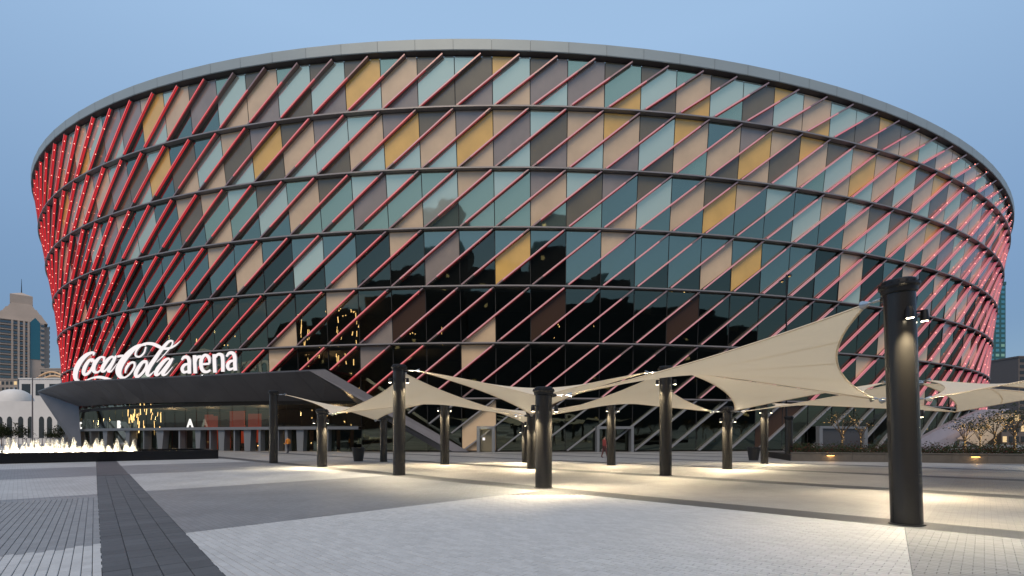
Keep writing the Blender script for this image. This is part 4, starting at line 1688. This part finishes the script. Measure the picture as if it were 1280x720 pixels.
# ------------------------------------------------------------------ planter at the right with hedge, lamps and trees
Q0, Q1 = gpt(989, 576.3), gpt(1330, 580.5)
qd = (Q1 - Q0).normalized()
qn = Vector((-qd.y, qd.x, 0))
planter = empty('planter_wall', Q0, math.atan2(qd.y, qd.x), 'long low stone planter with two orange wall lamps at the right', 'planter')
QL = (Q1 - Q0).length
k = 0
xx = 0
while xx < QL:
    l = min(1.8, QL - xx)
    mb = MB()
    mb.box((xx + l / 2, 0.15, 0.27), (l - 0.012, 0.3, 0.54))
    mb.box((xx + l / 2, 0.14, 0.575), (l - 0.012, 0.36, 0.06))
    mb.build('stone_block', M['planter'], planter)
    xx += l
mb = MB()
mb.box((QL / 2, 4.2, 0.22), (QL, 7.8, 0.44))
mb.build('soil', pmat('soil', (0.03, 0.022, 0.015), 0.9), planter)
for px in (1038, 1219):
    dx = (px - 640) / FPX
    t_ = (dx * Q0.y - Q0.x) / (qd.x - dx * qd.y)
    mb = MB()
    mb.box((t_, -0.05, 0.43), (0.5, 0.10, 0.05))
    wl = mb.build('wall_lamp', M['black'], planter)
    mb = MB()
    mb.box((t_, -0.055, 0.398), (0.42, 0.07, 0.012))
    mb.build('lamp_lens', M['orange_lamp'], wl)
    p_ = Q0 + qd * t_ - qn * 0.16
    lamp('POINT', (p_.x, p_.y, 0.36), 7, (1.0, 0.55, 0.2), 0.04, None, name='wall_lamp_light')


def leaf_cloud(mb, cen, rx, ry, rz2, cnt, size, rnd, mi=0, clumps=9):
    cl = [Vector((cen[0] + rnd.gauss(0, rx * 0.5), cen[1] + rnd.gauss(0, ry * 0.5), cen[2] + rnd.gauss(0, rz2 * 0.5))) for _ in range(clumps)]
    for i in range(cnt):
        c0 = rnd.choice(cl)
        s = 0.36
        c = c0 + Vector((rnd.gauss(0, rx * s), rnd.gauss(0, ry * s), rnd.gauss(0, rz2 * s)))
        a = Vector((rnd.gauss(0, 1), rnd.gauss(0, 1), rnd.gauss(0, 1))).normalized()
        b = a.orthogonal().normalized()
        e = size * rnd.uniform(0.6, 1.4)
        mb.add([c - a * e, c + b * e * 0.45, c + a * e, c - b * e * 0.45], [(0, 1, 2, 3)], mi)


mb = MB()
rl = random.Random(9)
for _ in range(16000):
    x = rl.uniform(0.3, QL)
    y = rl.uniform(0.35, 3.5)
    z = 0.5 + abs(rl.gauss(0, 0.30)) + 0.12 * math.sin(x * 1.7) * math.sin(x * 0.6 + 1)
    a = Vector((rl.gauss(0, 1), rl.gauss(0, 1), rl.gauss(0, 1))).normalized()
    b = a.orthogonal().normalized()
    e = rl.uniform(0.035, 0.08)
    c = Vector((x, y, z))
    mb.add([c - a * e, c + b * e * 0.5, c + a * e, c - b * e * 0.5], [(0, 1, 2, 3)], 0 if rl.random() < 0.75 else 1)
hd = mb.build('hedge_plants', [M['leaf'], M['leafdry']], planter, kind='stuff')

M['fairy'] = emat('fairy_light', (1.0, 0.58, 0.2), 1.6)


def make_tree(name, base, h, crown, label, seed, lights=0, leaves=900, leaf='leaf', lean=0.0, spread=1.0, cat='tree', group=None):
    r = random.Random(seed)
    t = empty(name, base, 0, label, cat, group)
    mb = MB()
    tips = []
    top = Vector((lean, 0, h * 0.5))
    mb.tube([(0, 0, 0), (lean * 0.4, 0, h * 0.25), top], [h * 0.022, h * 0.017, h * 0.013], 8)
    lim = []
    for k in range(7):
        a = 2 * PI * k / 7 + r.uniform(-0.4, 0.4)
        st = Vector((lean * 0.5, 0, h * r.uniform(0.28, 0.5)))
        e = Vector((lean + math.cos(a) * crown * spread * r.uniform(0.5, 1), math.sin(a) * crown * spread * r.uniform(0.5, 1), h * r.uniform(0.6, 0.98)))
        m_ = st.lerp(e, 0.5) + Vector((r.uniform(-.1, .1) * h * 0.3, 0, h * 0.03))
        mb.tube([st, m_, e], [h * 0.011, h * 0.007, h * 0.003], 6)
        lim.append((st, m_, e))
        tips.append(e)
        for q in range(3):
            s2 = m_.lerp(e, r.uniform(0, 0.7))
            e2 = s2 + Vector((r.gauss(0, 1), r.gauss(0, 1), abs(r.gauss(0, 1)))).normalized() * crown * 0.5
            mb.tube([s2, e2], [h * 0.005, h * 0.002], 5)
            tips.append(e2)
            lim.append((s2, s2.lerp(e2, 0.5), e2))
    mb.build('trunk', M['bark'], t)
    if leaves:
        mb = MB()
        for e in tips:
            leaf_cloud(mb, e, crown * 0.32, crown * 0.32, crown * 0.26, leaves // len(tips), crown * 0.045 + 0.03, r, 0, 4)
        mb.build('crown', M[leaf], t)
    if lights:
        mb = MB()
        for _ in range(lights):
            a, b, c = r.choice(lim)
            f = r.random()
            p = a.lerp(b, f * 2) if f < 0.5 else b.lerp(c, f * 2 - 1)
            e = 0.022
            mb.box((p.x + r.uniform(-.05, .05), p.y - 0.05, p.z), (e, e, e))
        for k in range(lights // 2):
            f = r.random()
            mb.box((lean * f + r.uniform(-0.08, 0.08), -h * 0.02, f * h * 0.5), (0.022, 0.022, 0.022))
        mb.build('fairy_lights', M['fairy'], t, kind='stuff')
    return t


def T(px, Y):
    return Vector(((px - 640) / FPX * Y, Y, 0.4))


make_tree('bare_tree', T(1053, 36), 3.6, 1.3, 'slender bare tree with a few tiny lights beside the dark poster frame', 21, 30, 160, spread=1.0)
make_tree('bare_tree', T(1076, 37), 3.0, 1.0, 'small bare tree with tiny lights just left of the nearest thick column', 22, 22, 120)
for i, (px, Y, h, lab) in enumerate(((1206, 41, 2.8, 'small lit tree beside the sloping mauve shroud'), (1243, 38, 3.4, 'leafy tree wound with golden fairy lights, second from the right edge'),
                                     (1268, 35, 3.8, 'leafy tree wound with golden fairy lights nearest the right edge'), (1296, 37, 3.6, 'tree with golden lights just past the right edge'),
                                     (1225, 44, 3.0, 'thin tree with golden lights in front of the low lit buildings'))):
    make_tree('lit_tree', T(px, Y), h, 1.25, lab, 30 + i, 70, 420, group='trees wound with fairy lights')


# plant pots
def pot(px, by, label):
    b = gpt(px, by)
    r = 0.42
    t = empty('plant_pot', b, 0, label, 'plant pot', 'tapered black pots')
    mb = MB()
    mb.lathe([(0.30, 0), (0.43, 0.86), (0.45, 0.87), (0.45, 0.93), (0.40, 0.93), (0.38, 0.8)], n=24)
    mb.build('pot', M['bin'], t)
    mb = MB()
    mb.lathe([(0.39, 0.82), (0.001, 0.83)], n=24)
    mb.build('soil', M['sand'], t)


pot(448, 576.5, 'tapered black pot by the entrance, left of the flanged column')
pot(942, 575.5, 'tapered black pot near the planter, right of the short lamp column')

# slim mast with two lamps in front of the facade
pm_ = gpt(983, 566.5)
pm_.y = 44.5
pm_.x = (983 - 640) / FPX * 44.5
mast = empty('lamp_mast', pm_, 0, 'slim tall mast with two small lamps in front of the facade above the big sail', 'lamp mast')
mb = MB()
mb.tube([(0, 0, 0), (0, 0, 16.6)], [0.09, 0.05], 10)
mb.tube([(-0.7, 0, 16.0), (0.5, 0, 16.5)], 0.03, 6)
mb.build('pole', M['black'], mast)
for x, z in ((-0.45, 15.95), (0.22, 16.45)):
    mb = MB()
    mb.tube([(x, -0.1, z), (x, -0.25, z + 0.12)], 0.13, 10)
    lh = mb.build('lamp_head', M['black'], mast)
    mb = MB()
    mb.lathe([(0.001, 0), (0.1, 0.02)], c=(x, -0.14, z - 0.08), n=10)
    mb.f = [tuple(reversed(f)) for f in mb.f]
    mb.build('lamp_glass', M['warm'], lh)

# ------------------------------------------------------------------ people
def person(px, by, facing, top, legs, skin, label, stride=0.18, h=1.72):
    b = gpt(px, by)
    t = empty('person', b, facing, label, 'person')
    pts = [(0, 0, .93), (0, 0, 1.15), (0, 0.0, 1.40), (0, 0, 1.50), (0, 0.01, 1.60),   # pelvis chest neck head
           (.10, 0, .90), (.11, stride * .6, .50), (.11, stride, .08), (.11, stride + .16, .03),
           (-.10, 0, .90), (-.11, -stride * .35, .50), (-.11, -stride * 1.1, .10), (-.11, -stride * 1.1 + .16, .05),
           (.19, 0, 1.40), (.25, -.06, 1.13), (.24, .06, .90), (.235, .10, .82),
           (-.19, 0, 1.40), (-.25, .06, 1.13), (-.24, .14, .92), (-.235, .18, .84), (0, 0.015, 1.66)]
    ed = [(0, 1), (1, 2), (2, 3), (3, 4), (4, 21), (0, 5), (5, 6), (6, 7), (7, 8), (0, 9), (9, 10), (10, 11), (11, 12), (2, 13), (13, 14), (14, 15), (15, 16), (2, 17), (17, 18), (18, 19), (19, 20)]
    rad = [.14, .14, .14, .06, .085, .09, .065, .045, .04, .09, .065, .045, .04, .065, .048, .035, .035, .065, .048, .035, .035, .08]
    me = bpy.data.meshes.new('body')
    me.from_pydata(pts, ed, [])
    o = bpy.data.objects.new('body', me)
    COL.objects.link(o)
    sk = o.modifiers.new('skin', 'SKIN')
    for i, r in enumerate(rad):
        me.skin_vertices[0].data[i].radius = (r * 1.1, r)
    me.skin_vertices[0].data[0].use_root = True
    ss = o.modifiers.new('sub', 'SUBSURF')
    ss.levels = ss.render_levels = 2
    dg = bpy.context.evaluated_depsgraph_get()
    m2 = bpy.data.meshes.new_from_object(o.evaluated_get(dg))
    bpy.data.objects.remove(o)
    m2.materials.clear()
    for m_ in (pmat('skin', skin, 0.6), pmat('shirt', top, 0.8), pmat('trousers', legs, 0.8), pmat('hair', (0.015, 0.01, 0.008), 0.7)):
        m2.materials.append(m_)
    for p in m2.polygons:
        z, x = p.center.z, abs(p.center.x)
        p.material_index = 3 if z > 1.66 or (z > 1.55 and p.center.y < -0.02) else 0 if z > 1.47 or (x > 0.19 and z < 0.9 and z > 0.75) else 1 if z > 0.95 or x > 0.17 and z > 0.88 else 2
        p.use_smooth = True
    bd = link('body', m2, t)


person(360, 566.5, 1.2, (0.75, 0.25, 0.03), (0.03, 0.03, 0.04), (0.35, 0.2, 0.13), 'person in an orange top walking by the entrance doors')
person(755.5, 572.5, -1.3, (0.22, 0.035, 0.03), (0.07, 0.02, 0.02), (0.35, 0.2, 0.13), 'person in dark red walking beside the column before the portal')


# ------------------------------------------------------------------ city behind
def win_grid(mb, o, ax, w, z0, z1, nx, nz, sx, sz, out, mi):
    N = Vector((ax.y, -ax.x, 0))
    for i in range(nx):
        for j in range(nz):
            c = o + ax * (w * (i + 0.5) / nx) + Vector((0, 0, z0 + (z1 - z0) * (j + 0.5) / nz)) + N * out
            a, b = ax * (w / nx * sx / 2), Vector((0, 0, (z1 - z0) / nz * sz / 2))
            mb.add([c - a - b, c + a - b, c + a + b, c - a + b], [(0, 1, 2, 3)], mi)


# beige tower with a gabled crown, far left
Y = 400.0
tw = empty('tower', Vector((-413, Y + 15, 0)), math.radians(45), 'tall beige tower with stepped gabled crown and antenna at the far left', 'tower')
M['towerstone'] = pmat('tower_beige', (0.42, 0.335, 0.275), 0.7, var=0.08, scale=0.1)
M['towerwin'] = mirror_glass('tower_window', (0.14, 0.15, 0.15), 0, 0.05, (0.02, 0.025, 0.03))
M['towerteal'] = mirror_glass('tower_teal_glass', (0.08, 0.17, 0.18), 0, 0.05, (0.006, 0.03, 0.034))
tw.scale = (0.8, 0.71, 1)
TO = Vector((-408, Y + 15, 0))


def tpx(px, py, y=Y):
    return ray(px, py, y) - TO


mb = MB()
x0, x1 = tpx(-12, 400).x, tpx(39, 400).x
zt = tpx(0, 400).z
mb.box(((x0 + x1) / 2, 0, zt / 2), (x1 - x0, 30, zt))
xr = tpx(45, 400).x
mb.box(((x1 + xr) / 2, 2, (zt - 2) / 2), (xr - x1 - 0.02, 24, zt - 2))
mb.build('tower_body', M['towerstone'], tw)
mb = MB()
cx = tpx(13, 400).x
for (hw, p0, p1) in ((30 / 604 * Y, 400, 395), (26 / 604 * Y, 395, 389), (21 / 604 * Y, 389, 383), (15.5 / 604 * Y, 383, 377)):
    za, zb = tpx(0, p0).z, tpx(0, p1).z
    f = -15 + (400 - p0) * 0.25
    mb.add([(cx - hw, f, za), (cx + hw, f, za), (cx + hw, 15, za), (cx - hw, 15, za), (cx - hw + 2.6, f + 1, zb), (cx + hw - 2.6, f + 1, zb), (cx + hw - 2.6, 14, zb), (cx - hw + 2.6, 14, zb)],
           [(3, 2, 1, 0), (4, 5, 6, 7), (0, 1, 5, 4), (1, 2, 6, 5), (2, 3, 7, 6), (3, 0, 4, 7)])
za, zb = tpx(0, 377).z, tpx(0, 366).z
mb.box((cx, 0, (za + zb) / 2), (17, 18, zb - za))
mb.add([(cx - 8.5, -9, zb), (cx + 8.5, -9, zb), (cx + 8.5, 9, zb), (cx - 8.5, 9, zb), (cx, 0, zb + 3.4)], [(0, 1, 4), (1, 2, 4), (2, 3, 4), (3, 0, 4)])
mb.build('crown', M['towerstone'], tw)
mb = MB()
mb.tube([(cx, 0, zb + 3), (cx, 0, zb + 15)], [0.5, 0.15], 6)
mb.build('antenna', M['black'], tw)
mb = MB()
c0, c1 = tpx(23, 447), tpx(34, 400)
mb.add([(c0.x, -15.4, c0.z), (c1.x, -15.4, c0.z), (c1.x, -15.4, c1.z), ((c0.x + c1.x) / 2, -15.4, c1.z + 4), (c0.x, -15.4, c1.z)], [(0, 1, 2, 3, 4)])
mb.build('glass_strip', M['towerteal'], tw)
mb = MB()
for k in range(24):
    z = zt * (k + 0.5) / 24
    mb.box(((x0 + c0.x) / 2 - 0.5, -15.2, z), (c0.x - x0 - 3, 1.2, zt / 24 * 0.42))
    mb.box((c1.x + 1.9, -15.2, z), (2.4, 1.2, zt / 24 * 0.42))
    mb.box((xr, -4, z), (0.9, 10, zt / 24 * 0.42))
mb.build('window_bands', M['towerwin'], tw, kind='stuff')
mb = MB()
for k in range(25):
    z = zt * k / 24
    mb.box(((x0 + c0.x) / 2, -15.8, z), (c0.x - x0 - 1, 2.2, 0.5))
mb.build('balcony_ledges', pmat('ledge', (0.38, 0.32, 0.27), 0.7), tw, kind='stuff')
mb = MB()
for px in (3, 10, 16, 21):
    x = tpx(px, 400).x
    mb.box((x, -16.2, zt / 2), (1.6, 2.4, zt))
mb.build('piers', M['towerstone'], tw, kind='stuff')


def block(name, px0, px1, py, Y, depth, mat, label, nx, nz, winmat, litmat=None, lit=0.15, cat='building', group=None, parapet=True, seed=1):
    a, b = ray(px0, py, Y), ray(px1, py, Y)
    w, h = b.x - a.x, a.z
    o = empty(name, Vector((a.x + w / 2, Y + depth / 2, 0)), 0, label, cat, group)
    mb = MB()
    mb.box((0, 0, h / 2), (w, depth, h))
    mb.build('walls', mat, o)
    if parapet:
        mb = MB()
        mb.box((0, 0, h + h * 0.01), (w * 1.02, depth * 1.02, h * 0.02))
        mb.build('roof', mat, o)
    r = random.Random(seed)
    mb, ml = MB(), MB()
    for i in range(nx):
        for j in range(nz):
            cx_, cz_ = -w / 2 + w * (i + 0.5) / nx, h * (j + 0.5) / nz
            m_ = ml if (litmat and r.random() < lit) else mb
            m_.box((cx_, -depth / 2 - 0.02, cz_), (w / nx * 0.62, 0.12, h / nz * 0.55))
    if mb.v:
        mb.build('windows', winmat, o, kind='stuff')
    if ml.v:
        ml.build('lit_windows', litmat, o, kind='stuff')
    return o


M['bwin'] = pmat('dark_window', (0.02, 0.025, 0.03), 0.15, spec=0.6)
M['lwin'] = emat('lit_window', (1.0, 0.72, 0.38), 0.9)
M['twin'] = mirror_glass('teal_tower_glass', (0.2, 0.36, 0.37), 0, 0.08, (0.012, 0.06, 0.066))
M['lwin2'] = emat('pale_lit_window', (0.55, 1.0, 0.85), 0.3)
M['cream'] = pmat('cream_render', (0.62, 0.61, 0.60), 0.8, var=0.06, scale=0.3)
M['sandy'] = pmat('sandy_render', (0.30, 0.26, 0.23), 0.8, var=0.08, scale=0.2)
M['tealwall'] = pmat('teal_curtain_wall', (0.03, 0.10, 0.105), 0.3)
M['brownb'] = pmat('brown_building', (0.11, 0.095, 0.09), 0.7)
block('tower', 1216, 1257, 356, 320, 26, M['tealwall'], 'tall teal glass tower showing behind the right edge of the arena', 6, 32, M['twin'], M['lwin2'], 0.10, 'tower', seed=4)
block('office_block', 1273, 1330, 447, 220, 30, M['brownb'], 'dark brown block cut by the right edge of the picture', 6, 14, M['bwin'], M['lwin'], 0.05, seed=8)
block('building', -30, 22, 475, 260, 20, M['sandy'], 'sandy apartment block at the foot of the beige tower', 10, 10, M['bwin'], M['lwin'], 0.08, seed=5)
block('building', 24, 76, 474, 180, 20, M['cream'], 'plain pale building behind the mosque dome and lamp post', 3, 3, M['bwin'], None, 0, seed=6)
block('building', 50, 100, 462, 300, 20, M['sandy'], 'low brown building behind the left edge of the arena', 8, 8, M['bwin'], M['lwin'], 0.1, seed=7)
for i, (a, b, t_, Y_, lab) in enumerate(((1140, 1170, 531, 120, 'low dark building behind the sloping shroud'), (1176, 1212, 527, 130, 'low building with lit windows left of the fairy light trees'),
                                         (1214, 1250, 522, 118, 'low lit shop building behind the fairy light trees'), (1252, 1320, 516, 112, 'low brick brown building at the right edge behind the trees'))):
    block('low_building', a, b, t_, Y_, 12, M['brownb'] if i % 2 else M['sandy'], lab, 9, 3, M['bwin'], M['lwin'], 0.4, seed=40 + i, group='low lit buildings at the right')

# mosque
MO = Vector(((18 - 640) / FPX * 122, 122, 0))
mq = empty('mosque', MO, 0, 'white mosque with ribbed dome and arched windows at the far left', 'mosque')
sc_ = 122 / FPX
DX = (18 - 640) / FPX * 128 - MO.x
mb = MB()
mb.box((6 * sc_, 6, 21.5 * sc_ + 1.0), (95 * sc_, 12, 2 * (19.5 * sc_) + 3.0))
mb.build('walls', M['cream'], mq)
zb_ = CAM_H + (547 - 508) * sc_
mb = MB()
mb.box((DX, 6, zb_ + 0.35), (52 * sc_, 9, 0.9))
mb.lathe([(19.5 * sc_, zb_ + 0.8), (19.5 * sc_, zb_ + 1.6), (18 * sc_, zb_ + 1.6)], c=(DX, 6, 0), n=32)
mb.build('drum', M['cream'], mq)
mb = MB()
zz = zb_ + 1.6
mb.lathe([(19 * sc_ * math.cos(a) ** 0.9 + 0.001, zz + 16.5 * sc_ * math.sin(a)) for a in np.linspace(0, PI / 2 - 0.01, 12)], c=(DX, 6, 0), n=32)
mb.build('dome', M['cream'], mq)
mb = MB()
mb.tube([(DX, 6, zz + 16 * sc_), (DX, 6, zz + 20 * sc_)], [0.15, 0.04], 6)
mb.build('finial', M['chrome'], mq)
for px in (-18, -6, 8, 20, 34, 44):
    mb = MB()
    x = px * sc_
    w2, z0, z1 = 3.2 * sc_, 1.5, 1.6 + 22 * sc_
    pts = [(x - w2, -0.05, z0), (x + w2, -0.05, z0), (x + w2, -0.05, z1)] + [(x + w2 * math.cos(a), -0.05, z1 + w2 * 1.4 * math.sin(a)) for a in np.linspace(0.2, PI - 0.2, 7)] + [(x - w2, -0.05, z1)]
    mb.add(pts, [tuple(range(len(pts)))])
    f = mb.build('window', M['bwin'], mq)
mb = MB()
for k in range(22):
    mb.box((-42 * sc_ + k * 4.5 * sc_, 0.3, CAM_H + (547 - 507) * sc_ + 0.25), (2.2 * sc_, 0.5, 0.6))
mb.build('battlements', M['cream'], mq, kind='stuff')
mb = MB()
M['arch'] = pmat('bridge_orange', (0.5, 0.33, 0.2), 0.6, emit=(1, 0.6, 0.3), es=0.15)  # ribs glow by themselves, their lighting is put into the material
ab = empty('arch_roof', Vector(((63 - 640) / FPX * 240, 240, 0)), 0, 'shallow lit orange arched roof behind the pale building', 'roof')
mb = MB()
s2 = 240 / FPX
for o_, a_, b_, hgt in ((0, -17, 20, 462), (-4, -6, 34, 468)):
    pts = []
    for k in range(12):
        f = k / 11
        x = (a_ + (b_ - a_) * f) * s2
        z = CAM_H + (547 - hgt - 6 + 8 * math.sin(PI * f)) * s2 - 2
        pts.append((x, o_, z))
    mb.tube(pts, 0.45, 6)
mb.build('arch_rib', M['arch'], ab)
mb = MB()
mb.box((4 * s2, 4, (547 - 474) * s2 / 2), (36 * s2, 6, (547 - 474) * s2 + 3))
mb.build('hall', M['sandy'], ab)

# street lamp by the mosque
sl = empty('street_lamp', T(40.5, 80) - Vector((0, 0, 0.4)), 0, 'thin tall street lamp post in front of the mosque', 'street lamp')
mb = MB()
mb.tube([(0, 0, 0), (0, 0, 11.5)], [0.12, 0.07], 8)
mb.tube([(0, 0, 11.4), (1.0, 0, 11.7)], [0.05, 0.04], 6)
mb.build('post', M['ringtop'], sl)
mb = MB()
mb.box((1.2, 0, 11.68), (0.6, 0.25, 0.1))
mb.build('lamp_head', M['ringtop'], sl)
for i, (px, Y_, h, c, lab) in enumerate(((2, 90, 3.6, 2.6, 'dark bushy tree before the mosque, leftmost'), (14, 92, 3.0, 2.2, 'low dark tree under the mosque dome'),
                                         (78, 85, 3.6, 1.7, 'dark tree beside the pointed canopy leg'), (66, 95, 2.6, 1.3, 'small bush between street lamp and canopy'))):
    make_tree('dark_tree', T(px, Y_) - Vector((0, 0, 0.4)), h, c, lab, 60 + i, 0, 1500, group='dark trees before the mosque')
# railing before the mosque
rail = empty('railing', T(30, 74) - Vector((0, 0, 0.4)), 0, 'dark low railing running before the mosque behind the fountain', 'railing')
mb = MB()
for k in range(36):
    mb.box((-11 + k * 0.6, 0, 0.75), (0.06, 0.06, 1.5))
mb.build('bars', M['ringtop'], rail, kind='stuff')
mb = MB()
mb.box((-0.5, 0, 1.52), (21.5, 0.08, 0.08))
mb.build('top_rail', M['ringtop'], rail)

# city behind the camera: it shows as the dark skyline mirrored in the glass
sk = random.Random(15)
M['citydark'] = pmat('city_block_dark', (0.035, 0.035, 0.038), 0.8)
x = -260
i = 0
for (xc, w, h, y_) in ((-215, 66, 38, -120), (-150, 60, 42, -130), (-95, 52, 50, -140), (-48, 34, 64, -135), (-8, 42, 49, -128), (30, 34, 62, -150), (74, 52, 46, -132), (122, 50, 42, -128), (175, 56, 47, -135), (230, 56, 38, -120)):
    i += 1
    ordn = ('first', 'second', 'third', 'fourth', 'fifth', 'sixth', 'seventh', 'eighth', 'ninth', 'tenth')[i - 1]
    o = empty('city_block', Vector((xc, y_, 0)), 0, '%s dark city block from the fountain side, mirrored in the arena glass' % ordn, 'building', 'city blocks mirrored in the glass')
    mb = MB()
    mb.box((0, 0, h / 2), (w, 22, h))
    mb.box((w * 0.1, 0, h + 2), (w * 0.5, 14, 4))
    mb.build('walls', M['citydark'], o)
    ml = MB()
    for a in range(int(w / 3.5)):
        for b in range(int(h / 3.6)):
            if sk.random() < 0.035:
                ml.box((-w / 2 + 2 + a * 3.5, 11.1, 2 + b * 3.6), (1.7, 0.1, 1.5))
    if ml.v:
        ml.build('lit_windows', M['lwin'], o, kind='stuff')
